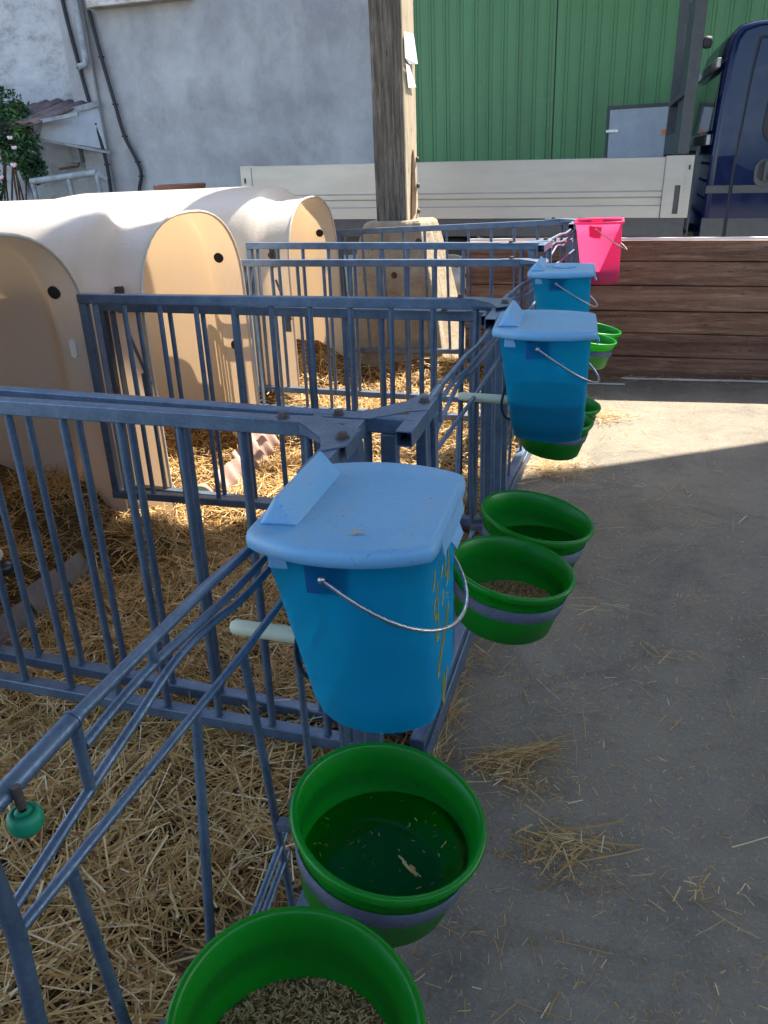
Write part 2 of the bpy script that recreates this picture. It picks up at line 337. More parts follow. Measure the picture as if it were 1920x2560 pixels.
def sstep(a, b, x):
    t = max(0.0, min(1.0, (x-a)/(b-a))); return t*t*(3-2*t)
def spline(pts, n=6):
    P = [Vector(p) for p in pts]; out = []
    for i in range(len(P)-1):
        a, b, c, d = P[max(i-1, 0)], P[i], P[i+1], P[min(i+2, len(P)-1)]
        for k in range(n):
            t = k/n; out.append(0.5*((2*b) + (c-a)*t + (2*a-5*b+4*c-d)*t*t + (-a+3*b-3*c+d)*t**3))
    return out + [P[-1]]

# ------------------------------------------------------------------ setting: ground, unseen roof shading the front of the pens
def gz(x): return -0.117*sstep(-0.85, -1.75, x)          # the yard falls slightly towards the hutches
g = MB(); xs = [-250] + [-1.8+0.05*k for k in range(21)] + [250]
g.loft([[(x, -250, gz(x)) for x in xs], [(x, 250, gz(x)) for x in xs]], False, 0, True)
tag(g.build('ground', 'yard'), kind='structure', label='grey concrete farmyard floor')
# shelter roof (above and behind the camera): unseen, shaped to throw the slanting shadow line and dim the near pens
edge_p, edge_d = Vector((-0.13, 3.36, 0)), Vector((0.864, 0.503, 0)); back = Vector((edge_d.y, -edge_d.x, 0))
H = 4.6; e0 = edge_p + Vector((SUNV.x/SUNV.z, SUNV.y/SUNV.z, 0))*H
def rp(a, b, z): p = e0 + edge_d*a + back*b; return (p.x, p.y, z)
sh = empty('shelter', rp(0, 5.0, 0), label='unseen shelter with a flat roof and added back wall shading the near pens', cat='shelter')
so_ = Vector(sh.location)
def loc_(p): return Vector(p) - so_
sh_ = Vector((SUNV.x/SUNV.z, SUNV.y/SUNV.z, 0))*H
kink = Vector((-0.5, 3.145, 0)) + sh_; left = kink + Vector((-8.0, -4.1, 0)); right = Vector(rp(8, 0, 0)); bl = left + back*6.8; br_ = right + back*9.3  # kinked edge added to keep the nearest hutch in shade
poly = [kink, right, br_, bl, left]
r_ = MB(); r_.prism([(p.x-so_.x, p.y-so_.y) for p in poly], H, H+0.09); r_.build('roof', 'roof_panel', sh)  # unseen roof, there to shade the near pens
r_ = MB(); p, q = right + back*9.0, left + back*6.5; p.z = q.z = 0; u_ = (p-q).normalized(); n_ = Vector((-u_.y, u_.x, 0))
r_.prism([(v.x-so_.x, v.y-so_.y) for v in (q, p, p+n_*0.2, q+n_*0.2)], 0.0, 1.9); r_.build('sky_block_wall', 'lintel', sh)  # unseen wall added to block sky light from behind the camera
for a in (-8.0, 7.6):
    b_ = MB(); p = loc_(rp(a, 5.2, 0)); b_.box(p.x-0.09, p.x+0.09, p.y-0.09, p.y+0.09, 0, H-0.002); b_.build('unseen_roof_post', 'dark_steel', sh)

# ------------------------------------------------------------------ concrete barn (left) and green shed (right) at the back
BY = 9.4
bn = empty('barn', (-6, BY, 0), label='grey plastered concrete barn wall with a dirty ledge near the top', cat='barn')
def L(x, y, z): return (x+6, y-BY, z)
b_ = MB(); b_.box(-6.2+6, -2.35+6, 0, 8, -0.12, 8.4); b_.build('wall', 'plaster', bn)
b_ = MB(); b_.box(-16+6, -6.203+6, 0.03, 8, -0.12, 8.4); b_.build('wall', 'whitewash', bn)
b_ = MB(); b_.box(-6.33+6, -6.0+6, -0.07, -0.002, 0, 8.2); b_.build('pilaster', 'plaster', bn, bevel=0.02)
b_ = MB(); b_.box(-5.88+6, -4.6+6, -0.16, -0.003, 3.075, 3.35); b_.build('ledge', 'lintel', bn, bevel=0.015)
b_ = MB(); b_.box(-16+6, -2.2+6, -0.2, 8.2, 8.4, 8.6); b_.build('roof', 'old_tile', bn)

b_ = MB(); b_.tube([(-6.02, BY-0.13, z) for z in (2.56, 4.0, 6.5, 8.0)], 0.035, 12); b_.tube([(-6.02, BY-0.13, 2.56), (-6.03, BY-0.15, 2.52), (-6.09, BY-0.2, 2.50)], 0.035, 12)
tag(b_.build('drainpipe', 'faded_paint'), 'white drainpipe ending halfway down the barn wall between two black cables', 'drainpipe')
def cable(pts, lab):
    b = MB(); b.tube(spline(pts, 8), 0.022, 8); o = b.build('cable', 'black_rubber'); tag(o, lab, 'cable', 'black cables on the barn wall')
    for p in pts[1:-1]:
        k = MB(); k.box(p[0]-0.026, p[0]+0.026, p[1]-0.025, p[1]+0.03, p[2]-0.008, p[2]+0.008); k.build('clip', 'black_rubber', o)
cable([(-6.28, BY-0.10, 4.6), (-6.21, BY-0.10, 3.2), (-6.14, BY-0.10, 2.5), (-6.06, BY-0.10, 1.9), (-6.00, BY-0.10, 1.45), (-6.02, BY-0.10, 0.9), (-6.02, BY-0.1, 0.05)], 'straight black cable left of the drainpipe running past the small awning')
cable([(-5.92, BY-0.05, 3.07), (-5.86, BY-0.05, 2.6), (-5.78, BY-0.05, 2.1), (-5.72, BY-0.05, 1.75), (-5.60, BY-0.05, 1.46), (-5.58, BY-0.05, 1.30), (-5.66, BY-0.05, 1.0), (-5.68, BY-0.05, 0.05)], 'kinked black cable right of the drainpipe hanging from the ledge')

sx0 = -2.34
sh2 = empty('green_shed', (0, 9.5, 0), label='green corrugated metal shed front with a vertical dark seam', cat='shed')
def corr(x0, x1, z0, z1, y):
    b = MB(); pr = []; x = x0; P = 0.155
    while x < x1:
        for dx, dy in ((0, 0), (0.062, 0), (0.072, -0.012), (0.083, -0.012), (0.093, 0), (0.121, 0), (0.124, -0.005), (0.128, 0)):
            if x+dx < x1: pr.append((x+dx, y+dy))
        x += P
    pr.append((x1, y))
    b.loft([[(px, py, z0) for px, py in pr], [(px, py, z1) for px, py in pr]], False, 0, False)
    return b
corr(sx0, -0.635, 0, 5.0, 0).build('sheet_panel', 'green_sheet', sh2, solid=0.003)
corr(-0.62, 1.60, 0, 5.0, -0.004).build('sheet_panel', 'green_sheet', sh2, solid=0.003)
b_ = MB(); b_.box(-2.34, 9.5, 0.02, 7, 0, 5.0); b_.build('frame_wall', 'dark_steel', sh2)
corr(1.72, 9.5, 0, 5.0, 0).build('sheet_panel', 'green_sheet', sh2, solid=0.003)
b_ = MB(); b_.box(1.605, 1.715, -0.05, 0.015, 0, 5.0); b_.build('corner_trim', 'rusty_iron', sh2)
b_ = MB(); b_.box(-2.34, 9.7, -0.3, 7.2, 5.0, 5.15); b_.build('roof', 'roof_panel', sh2)
ha = MB(); ha.box(-0.045, 0.545, -0.035, -0.016, 0.3, 1.715); hd = ha.build('hatch_door', 'hatch_grey', sh2, bevel=0.004)
b_ = MB()
for q in ((-0.075, -0.048, -0.04, 0.0, 0.3, 1.75), (0.548, 0.575, -0.04, 0.0, 0.3, 1.75), (-0.048, 0.548, -0.04, 0.0, 1.718, 1.75)): b_.box(*q)
b_.build('hatch_frame', 'dark_steel', sh2)
b_ = MB(); b_.box(-0.07, 0.05, -0.046, -0.037, 1.50, 1.525); b_.box(-0.06, 0.03, -0.05, -0.0465, 1.507, 1.518); b_.build('hinge', 'wire_steel', hd)
b_ = MB(); b_.box(0.49, 0.525, -0.042, -0.0365, 1.45, 1.50); b_.build('latch_plate', 'orange_lens', hd)

# ------------------------------------------------------------------ things along the barn wall on the left
aw = empty('awning', (-6.6, 9.35, 2.0), label='small tiled lean-to awning on iron brackets beside the rose bush', cat='awning')
b_ = MB()
for i in range(7):
    x = -0.72 + i*0.17
    pr = [(x + 0.17*t/6, 0.035*math.sin(math.pi*t/6)) for t in range(7)]
    b_.loft([[(px, 0.0, 0.16+pz+0.02*math.sin(i*5)) for px, pz in pr], [(px-0.25, -0.75, -0.10+pz) for px, pz in pr]], False, 0, True)
b_.build('tile_roof', 'old_tile', aw, solid=0.015)
b_ = MB(); b_.beam((0.66, -0.02, 0.14), (0.66, -0.02, -0.42), 0.04, 0.03); b_.beam((0.62, -0.03, 0.12), (-0.42, -0.75, -0.16), 0.045, 0.06)
b_.beam((0.66, -0.03, -0.42), (-0.30, -0.68, -0.16), 0.03, 0.03); b_.beam((-0.1, -0.5, 0.0), (-0.06, -0.42, -0.42), 0.03, 0.04); b_.beam((0.7, -0.6, -0.02), (-0.75, -0.72, -0.17), 0.03, 0.04)
b_.build('bracket', 'faded_paint', aw)
b_ = MB(); b_.add([(0.60,-0.03,0.08),(0.62,-0.03,-0.38),(0.02,-0.45,-0.24),(0.10,-0.42,-0.02)], [(0,1,2,3)]); b_.build('side_panel', 'hatch_grey', aw, solid=0.006)
eb = empty('electrical_box', (-6.42, 9.40, 1.58), label='small grey electrical box on the barn wall right of the roses', cat='electrical box')
b_ = MB(); b_.box(-0.07, 0.07, -0.12, -0.003, -0.09, 0.10); b_.build('casing', 'faded_paint', eb, bevel=0.008)
b_ = MB(); b_.tube([(0, -0.05, -0.09), (-0.02, -0.05, -0.13), (-0.30, -0.05, -0.15)], 0.012, 8); b_.build('conduit', 'rusty_iron', eb)
tr_ = empty('trestle', (-6.2, 8.6, 0), label='rusty white pipe trestle against the barn wall behind the hutches', cat='trestle')
b_ = MB(); b_.tube([(-0.40, 0, 1.30), (0.50, 0, 1.36)], 0.035, 10); b_.tube([(0.5,0,1.36),(0.58,0.05,1.28)], 0.032, 10); b_.build('top_bar', 'faded_paint', tr_)
for x in (-0.38, 0.12, 0.5):
    b_ = MB(); b_.tube([(x, 0, 1.29+0.06*(x+0.4)), (x+0.06, 0, -0.117)], 0.026, 8); b_.build('leg', 'faded_paint', tr_)
b_ = MB(); b_.tube([(-6.93, 8.8, 1.75), (-6.78, 8.8, 1.10), (-6.70, 8.8, -0.117)], 0.03, 10)
tag(b_.build('clothes_post', 'faded_paint'), 'thin grey metal pole leaning in front of the rose bush', 'pole')
dr = empty('oil_drum', (-3.80, 7.0, -0.05), label='rusty red drum top showing behind the farthest calf hutch', cat='drum')
b_ = MB(); b_.lathe([(0.0, 1.25), (0.20, 1.25), (0.225, 1.27), (0.24, 1.26), (0.23, 1.23), (0.23, 0.8), (0.24, 0.79), (0.23, 0.78), (0.23, -0.117), (0, -0.117)], 36); b_.build('barrel', 'rusty_iron', dr)

rb = empty('rose_bush', (-6.93, 8.75, 0), label='climbing rose bush with small pale pink flowers by the barn wall', cat='rose bush')
fo = MB(); fo.rnd = []
blobs = [(0.04, 0, 2.0, 0.33), (0.12, -0.02, 1.72, 0.30), (-0.2, 0, 2.15, 0.30), (0.05, -0.05, 1.78, 0.30), (0.22, -0.05, 1.62, 0.22), (0.30, -0.02, 1.42, 0.16), (-0.3, -0.1, 1.75, 0.36), (-0.32, -0.15, 1.3, 0.25), (-0.4, -0.1, 0.9, 0.35), (-0.15, -0.02, 2.34, 0.12), (0.2, 0.05, 2.05, 0.12)]
for i in range(9500):
    bx, by, bz, br = blobs[min(int(rng.random()**1.2*len(blobs)), len(blobs)-1)]
    v = Vector((rng.gauss(0,1), rng.gauss(0,1)*0.7, rng.gauss(0,1))).normalized()*br*rng.random()**0.45
    p = Vector((bx, by, bz)) + v
    a = Vector((rng.gauss(0,1), rng.gauss(0,1), rng.gauss(0,1)*0.6)).normalized(); b = a.cross(Vector((rng.gauss(0,1), rng.gauss(0,1), rng.gauss(0,1)))).normalized()
    l, ww = rng.uniform(0.018, 0.04), rng.uniform(0.009, 0.017)
    fo.add([p - a*l, p + b*ww, p + a*l, p - b*ww], [(0,1,2,3)]); q = min(1, max(0, 0.4 + 1.2*noise.noise(p*4) + rng.uniform(-0.25, 0.3))); fo.rnd += [q]*4
fo.build('foliage', 'leaf', rb)
b_ = MB()
for i in range(9):
    x = rng.uniform(-0.5, 0.1); b_.tube(spline([(x, 0, -0.117), (x*0.8, 0.02, 0.8), (x*0.5+rng.uniform(-0.1,0.2), -0.03, 1.5), (rng.uniform(-0.3,0.3), 0, 2.1)], 5), 0.012, 6)
b_.build('stem', 'bark', rb)
for i, (x, z) in enumerate([(0.02,2.02),(0.18,2.0),(-0.02,1.93),(0.10,1.90),(0.13,1.88),(0.36,1.76),(0.34,1.66),(0.0,1.70),(0.02,1.58),(0.10,1.56),(0.06,1.52),(0.33,1.48),(0.07,1.36),(-0.1,2.15)]):
    b_ = MB(); s_ = rng.uniform(0.022, 0.034)
    for k in range(6):
        t = 2*math.pi*k/6 + i; b_.ball((math.cos(t)*s_*0.55, math.sin(t)*s_*0.4, math.sin(t*2)*s_*0.3), s_*0.65, 8, 0, (1, 1, 0.75))
    b_.build('flower', 'petal', rb, (x, -0.33 - 0.03*(i % 3), z))

# ------------------------------------------------------------------ flatbed truck behind the board wall
TY = 6.6
tk = empty('flatbed_truck', (0.6, TY, 0), label='blue cab flatbed truck with white dropside boards', cat='truck')
tk.rotation_euler = (0, R(1.35), 0)
def T(*a): return a
zo = 0.0
# side board (near): extruded profile along x
pr = [(0.0, 1.245), (0.018, 1.25), (0.018, 1.245), (0.016, 1.027), (0.010, 1.021), (0.016, 1.015), (0.016, 0.985), (-0.014, 0.962), (-0.014, 0.928), (0.016, 0.918), (0.016, 0.835), (0.0, 0.835)]
b_ = MB(); b_.loft([[(-3.52, -y, z) for y, z in pr], [(-0.245, -y, z) for y, z in pr]], True, 0, False, True, True); bd = b_.build('side_board', 'white_alloy', tk)
b_ = MB(); b_.box(-3.62, -3.525, -0.026, 0.0, 0.835, 1.252); b_.box(-3.525, -3.5205, -0.02, 0, 0.835, 1.245); b_.build('corner_post', 'white_alloy', tk, bevel=0.003)
b_ = MB(); b_.box(-3.59, -3.575, -0.0285, -0.0265, 1.12, 1.16); b_.build('latch_slot', 'black_rubber', tk)
# front end post with its slot: built round the hole
b_ = MB()
for q in ((-0.240, -0.158, 0.835, 1.26), (-0.118, -0.045, 0.835, 1.26), (-0.158, -0.118, 1.06, 1.26), (-0.158, -0.118, 0.835, 0.862)): b_.box(q[0], q[1], -0.03, 0.0, q[2], q[3])
b_.box(-0.098, -0.092, -0.033, -0.0302, 0.838, 1.257); b_.box(-0.2395, -0.2335, -0.033, -0.0302, 0.838, 1.257)
b_.build('corner_post', 'white_alloy', tk)
b_ = MB(); b_.box(-0.158, -0.118, -0.012, -0.002, 0.862, 1.06); b_.build('latch_recess', 'dark_steel', tk)
for (x, z) in ((-0.072, 1.18), ):
    b_ = MB(); b_.box(x-0.006, x+0.006, -0.0335, -0.0305, z-0.016, z+0.016); b_.build('latch_slot', 'black_rubber', tk)
b_ = MB(); b_.box(-3.6, -0.06, 1.8, 1.83, 0.835, 1.245); b_.build('side_board', 'white_alloy', tk)
b_ = MB(); b_.box(-3.62, -3.59, 0.003, 1.797, 0.835, 1.245); b_.build('tailgate', 'white_alloy', tk)
b_ = MB(); b_.box(-3.58, -0.06, 0.003, 1.797, 0.795, 0.833); b_.build('bed_floor', 'dark_steel', tk)
b_ = MB(); b_.box(-3.55, -0.06, 0.0, 0.05, 0.70, 0.797); b_.box(-3.5, 1.2, 0.45, 0.55, 0.50, 0.695); b_.box(-3.5, 1.2, 1.25, 1.35, 0.50, 0.695); b_.build('chassis', 'dark_steel', tk)
b_ = MB(); b_.box(-0.66, -0.585, -0.012, -0.001, 0.755, 0.785); b_.build('side_marker', 'white_plastic', tk, bevel=0.004)
b_ = MB(); b_.box(-0.60, -0.44, -0.015, 0.1, 0.60, 0.64); b_.build('side_lamp', 'orange_lens', tk, bevel=0.008)
b_ = MB(); b_.box(-0.57, -0.47, -0.008, 0.09, 0.643, 0.697); b_.build('lamp_bracket', 'dark_steel', tk)
def wheel(x, y):
    t = MB(); m = Matrix.Translation((x, y, 0.34)) @ Matrix.Rotation(R(90), 4, 'X')
    t.lathe([(0.21, -0.10), (0.30, -0.105), (0.335, -0.08), (0.34, 0), (0.335, 0.08), (0.30, 0.105), (0.21, 0.10)], 40, 0, True, m); wt = t.build('tyre', 'black_rubber', tk)
    t = MB(); t.lathe([(0.0, 0.06), (0.07, 0.06), (0.09, 0.03), (0.18, 0.05), (0.205, 0.10), (0.215, 0.105), (0.212, -0.1)], 40, 0, True, m); wr = t.build('rim', 'rim_grey', wt)
    for k in range(6):
        a = k*math.pi/3+0.3; t = MB(); t.lathe([(0.0, 0.0), (0.028, 0.0), (0.028, 0.012), (0.0, 0.012)], 14, 0, False, m @ Matrix.Translation((0.135*math.cos(a), 0.135*math.sin(a), 0.042))); t.build('rim_hole', 'black_rubber', wt)
wheel(-1.83, 0.16); wheel(1.55, 0.12); wheel(-1.83, 1.65); wheel(1.55, 1.68)
b_ = MB(); pts = [(-1.83+0.42*math.cos(t), 0.34+0.42*math.sin(t)) for t in [R(20+k*14) for k in range(11)]]
b_.loft([[(x, 0.04, z) for x, z in pts], [(x, 0.30, z) for x, z in pts]], False, 0, True); b_.build('mudguard', 'rim_grey', tk, solid=0.01)
# headboard frame between bed and cab
b_ = MB(); b_.box(-0.165, -0.085, 0.0, 0.055, 1.263, 3.1); b_.box(-0.165, -0.085, 1.74, 1.797, 1.248, 3.1); b_.box(-0.16, -0.09, 0.056, 1.739, 3.0, 3.1)
b_.box(-0.16, -0.10, 0.056, 1.739, 1.263, 1.42); b_.box(-0.16, -0.10, 0.056, 1.739, 1.66, 1.70); b_.build('headboard', 'dark_steel', tk, bevel=0.006)
b_ = MB(); b_.box(-0.13, -0.12, 0.057, 1.1, 1.421, 2.35); b_.build('headboard_panel', 'dark_steel', tk)
b_ = MB(); b_.lathe([(0,0),(0.035,0),(0.04,0.02),(0.035,0.05),(0,0.06)], 16, 0, True, Matrix.Translation((-0.08, 0.03, 1.97)) @ Matrix.Rotation(R(90), 4, 'Y')); b_.build('work_lamp', 'black_rubber', tk)
# black ladder grid between bed and cab
b_ = MB()
for z in (0.72, 0.84, 0.96, 1.08, 1.20, 1.28): b_.beam((-0.03, 0.03, z), (-0.03, 0.9, z-0.0), 0.012, 0.02)
for y in (0.03, 0.2, 0.4, 0.6, 0.8): b_.beam((-0.03, y, 0.6), (-0.03, y, 1.29), 0.012, 0.012, (0,1,0))
b_.build('grille', 'dark_steel', tk)
# cab shell
sec = [(0.06, 0.62), (0.06, 1.25), (0.072, 1.6), (0.092, 1.92), (0.108, 2.01), (0.145, 2.065), (0.23, 2.09), (0.55, 2.11), (1.05, 2.095), (1.25, 2.05), (1.85, 1.35), (2.35, 1.18), (2.5, 0.95), (2.52, 0.45), (0.06, 0.45)]
def inset(p, k): cx, cz = 1.2, 1.2; return [(cx+(x-cx)*k, cz+(z-cz)*k) for x, z in p]
b_ = MB(); rings = []
for y, k, dz in ((0.0, 0.955, 0), (0.012, 0.985, 0), (0.05, 1.0, 0), (1.82, 1.0, 0), (1.86, 0.985, 0), (1.872, 0.955, 0)):
    rings.append([(x, y + (0.06*max(0, z-1.3) if y < 0.9 else -0.06*max(0, z-1.3)), z) for x, z in inset(sec, k)])
b_.loft(rings, True, 0, True, True, True); b_.build('cab', 'blue_paint', tk, bevel=0.0)
def cy(z): return -0.004 + 0.06*max(0, z-1.3)
def panel(poly, t, off=0.0):
    """slab following the cab side: poly of (x, z)"""
    b = MB(); k = len(poly); f = [(x, cy(z)-off-t, z) for x, z in poly]; r2 = [(x, cy(z)-off, z) for x, z in poly]
    b.add(f+r2, [tuple(range(k)), tuple(range(k, 2*k))[::-1]] + [(i, k+i, k+(i+1) % k, (i+1) % k) for i in range(k)]); return b
dp = [(0.235, 0.55), (0.235, 1.2), (0.27, 1.8), (0.29, 1.98), (1.1, 1.98), (1.62, 1.38), (1.62, 0.55)]
b_ = panel([(0.223, 0.54), (0.223, 1.2), (0.258, 1.8), (0.278, 1.995), (1.11, 1.995), (1.64, 1.385), (1.64, 0.54)], 0.001); b_.build('door_gap', 'black_rubber', tk)
db = panel(dp, 0.008, 0.0012); dr_ = db.build('door', 'blue_paint', tk, bevel=0.006)
def rrect(x0, x1, z0, z1, r, sl=0.0, n=6):
    o = []
    for cx, cz, a0 in ((x1-r, z0+r, -90), (x1-r, z1-r, 0), (x0+r, z1-r, 90), (x0+r, z0+r, 180)):
        for k in range(n+1):
            a = R(a0 + 90*k/n); o.append((cx+r*math.cos(a) + sl*(cz+r*math.sin(a)-z0), cz+r*math.sin(a)))
    return o
b_ = panel(rrect(0.375, 1.42, 1.32, 1.90, 0.12, 0.06), 0.004, 0.010); b_.build('window_seal', 'black_rubber', dr_)
b_ = panel(rrect(0.43, 1.38, 1.37, 1.86, 0.09, 0.06), 0.003, 0.0142); b_.build('window', 'glass', dr_)
b_ = panel(rrect(0.37, 0.52, 1.04, 1.23, 0.07), 0.008, 0.0095); b_.build('handle_recess', 'dark_steel', dr_, bevel=0.004)
b_ = panel(rrect(0.395, 0.485, 1.08, 1.21, 0.042), 0.003, 0.0178); b_.build('handle_cup', 'black_rubber', dr_)
b_ = panel(rrect(0.43, 0.458, 1.075, 1.22, 0.013), 0.016, 0.021); b_.build('handle', 'dark_steel', dr_, bevel=0.005)
b_ = panel([(0.06, 1.0), (0.06, 1.055), (0.218, 1.055), (0.218, 1.0)], 0.004, 0.0005); b_.build('reflection_band', 'dark_steel', tk, bevel=0.002)  # dark strip painting in the boards' reflection on the cab side
b_ = panel([(0.242, 1.0), (0.242, 1.055), (1.6, 1.055), (1.6, 1.0)], 0.004, 0.0096); b_.build('reflection_band', 'dark_steel', dr_, bevel=0.002)
b_ = panel([(0.06, 0.56), (0.06, 0.83), (0.218, 0.83), (0.218, 0.56)], 0.004, 0.0005); b_.build('sill_reflection', 'dark_steel', tk, bevel=0.002)  # broader dark strip, the lower painted reflection
b_ = panel([(0.242, 0.56), (0.242, 0.83), (1.6, 0.83), (1.6, 0.56)], 0.004, 0.0096); b_.build('sill_reflection', 'dark_steel', dr_, bevel=0.002)
b_ = MB(); xz = [(0.088, 1.42), (0.108, 1.76)]
b_.add([(0.062, 0.14, 1.42), (0.062, 1.73, 1.42), (0.078, 1.68, 1.80), (0.078, 0.18, 1.80)], [(0,1,2,3)]); b_.build('rear_window', 'glass', tk, solid=0.004)
b_ = MB(); b_.beam((0.045, 0.10, 1.85), (0.045, 1.74, 1.85), 0.03, 0.06); b_.beam((0.045, 0.10, 1.36), (0.045, 1.74, 1.36), 0.03, 0.07); b_.build('window_trim', 'rim_grey', tk, bevel=0.006)

# ------------------------------------------------------------------ board wall and post
bw = empty('board_wall', (-0.05, 5.08, 0), label='low wall of dark brown weathered boards in front of the truck', cat='wall')
bw.rotation_euler = (0, R(0.9), 0)
b_ = MB(); zb = -0.10; hs = [0.24, 0.145, 0.135, 0.15, 0.14, 0.12]
for i, h in enumerate(hs):
    off = rng.uniform(-0.006, 0.006); n_ = 40; fr_ = []; z0 = zb; z1 = zb + h - 0.006
    xs = [-0.80 + 5.6*k/n_ for k in range(n_+1)]
    wob = [0.004*noise.noise(Vector((x*2.3, i*7.1, 0))) for x in xs]; wt = [0.004*noise.noise(Vector((x*1.7, i*3.3, 9))) for x in xs]
    b_.loft([[(x, off+wob[k], z0 + (wt[k] if i else 0)), (x, off+wob[k]+0.045, z0), (x, off+wob[k]+0.045, z1), (x, off+wob[k], z1+wt[k])] for k, x in enumerate(xs)], True, 0, False, True, True)
    zb += h
b_.build('boards', 'board_wood', bw, bevel=0.004)
b_ = MB(); xs = [-0.8 + 5.6*k/120 for k in range(121)]
b_.loft([[(x, 0.047+0.001*k_, z) for k_, z in ((0, 0.0), (0, zb+0.008+0.004*noise.noise(Vector((x*6, 0, 4))) - (0.022 if abs(x-1.02) < 0.03 else 0)), (4, zb+0.008), (4, 0.0))] for x in xs], True, 0, False, True, True)
b_.build('sheet_edge', 'white_plastic', bw)
b_ = MB(); b_.loft([[(x, -0.07-0.012*x+0.004*noise.noise(Vector((x*4,1,1))), 0.006), (x, -0.045-0.012*x, 0.006), (x, -0.045-0.012*x, 0.012), (x, -0.07-0.012*x, 0.012)] for x in [0.2+2.4*k/40 for k in range(41)]], True, 0, False, True, True)  # thin white strips laid flat in front of the boards
o = b_.build('white_strip', 'white_plastic', None, (-0.05, 5.08, 0)); tag(o, 'long white strip on the ground at the foot of the board wall', 'strip')
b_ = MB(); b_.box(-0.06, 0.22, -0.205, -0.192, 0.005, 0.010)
o = b_.build('white_strip', 'white_plastic', None, (-0.05, 5.08, 0)); tag(o, 'short white strip on the ground in the wall shadow', 'strip')
for x in (1.9, 3.9):
    b_ = MB(); b_.box(x-0.05, x+0.05, 0.055, 0.155, -0.1, 0.78); b_.build('stake', 'board_wood', bw)

ps = empty('timber_post', (-1.37, 5.46, 0), R(-7.5), label='thick weathered timber post standing on a tapered concrete footing', cat='post')
def wobring(z, s, k=9, ph=0.0):
    o = []
    for i, (cx, cy_, dx, dy) in enumerate(((-1,-1,1,0),(1,-1,0,1),(1,1,-1,0),(-1,1,0,-1))):
        for j in range(k):
            t = j/k; x = cx*s + dx*2*s*t; y = cy_*s + dy*2*s*t
            nn = noise.noise(Vector((x*22, y*22, z*0.7+ph)))*0.006 + noise.noise(Vector((x*70, y*70, z*1.6)))*0.004
            o.append((x*(1+nn/s), y*(1+nn/s), z))
    return o
b_ = MB(); b_.loft([wobring(0.93 + 0.04*k, 0.105 + 0.004*noise.noise(Vector((0, 0, k*0.3)))) for k in range(80)], True, 0, False, True, True)
pw = b_.build('timber', 'post_wood', ps)
b_ = MB(); b_.loft([[(0.1125+0.004*noise.noise(Vector((0,z*3,1))), -0.10, z), (0.1165, 0.095+0.01*noise.noise(Vector((2,z*2,1))), z), (0.1035, 0.10, z), (0.1035, -0.103, z)] for z in [0.95+0.05*k for k in range(64)]], True, 0, False, True, True)
b_.build('sunlit_face', 'sunlit_wood', ps)  # paler slab on the right side, its sunlight put into the colour
b_ = MB(); b_.prism([(-0.055, 0.95), (0.005, 1.36), (0.02, 1.38), (0.035, 1.33), (0.05, 1.08), (0.03, 0.99)], 0.117, 0.121, 0, Matrix(((0,0,1,0),(1,0,0,0),(0,1,0,0),(0,0,0,1)))); b_.build('rot_hollow', 'bark', ps)
for z in (1.32, 1.16, 1.0):
    b_ = MB(); b_.ball((0.122, 0.085, z), 0.017, 10, 0, (0.8, 1, 1)); b_.build('bolt', 'bolt_steel', ps)
b_ = MB(); b_.add([(0.123, -0.095, 2.03), (0.123, 0.07, 2.03), (0.135, 0.10, 1.87), (0.123, -0.02, 1.86), (0.123, -0.09, 1.89)], [(0,1,2,3,4)]); b_.add([(0.123, -0.08, 1.86), (0.123, -0.02, 1.85), (0.13, 0.075, 1.74), (0.123, -0.05, 1.73)], [(0,1,2,3)]); b_.build('paper_scrap', 'paper', ps, solid=0.001)
b_ = MB(); fr = lambda z, x0, x1, y0, y1, k=8: [(x0+(x1-x0)*j/k + 0.02*noise.noise(Vector((j*3.1, z*4, 1))), y0 + 0.02*noise.noise(Vector((j*2.1, z*5, 4))), z) for j in range(k)] + [(x1 + 0.02*noise.noise(Vector((j*2.7, z*5, 2))), y0+(y1-y0)*j/k, z) for j in range(k)] + [(x1-(x1-x0)*j/k, y1, z) for j in range(k)] + [(x0, y1-(y1-y0)*j/k, z) for j in range(k)]
b_.loft([fr(-0.13, -0.43, 0.44, -0.31, 0.31), fr(0.0, -0.40, 0.42, -0.30, 0.30), fr(0.3, -0.34, 0.37, -0.27, 0.27), fr(0.6, -0.27, 0.31, -0.23, 0.23), fr(0.85, -0.20, 0.25, -0.20, 0.20), fr(0.94, -0.18, 0.23, -0.17, 0.17), fr(0.955, -0.16, 0.21, -0.15, 0.15)], True, 0, False, True, True)
b_.build('concrete_footing', 'footing', ps, bevel=0.012)
for (x, y, z) in ((0.05, -0.225, 0.62), (0.22, -0.20, 0.83), (0.26, -0.23, 0.5), (-0.1, -0.25, 0.45)):
    b_ = MB(); b_.ball((x, y, z), 0.022, 10, 0, (1, 0.5, 1)); b_.build('bolt_hole', 'bark', ps)

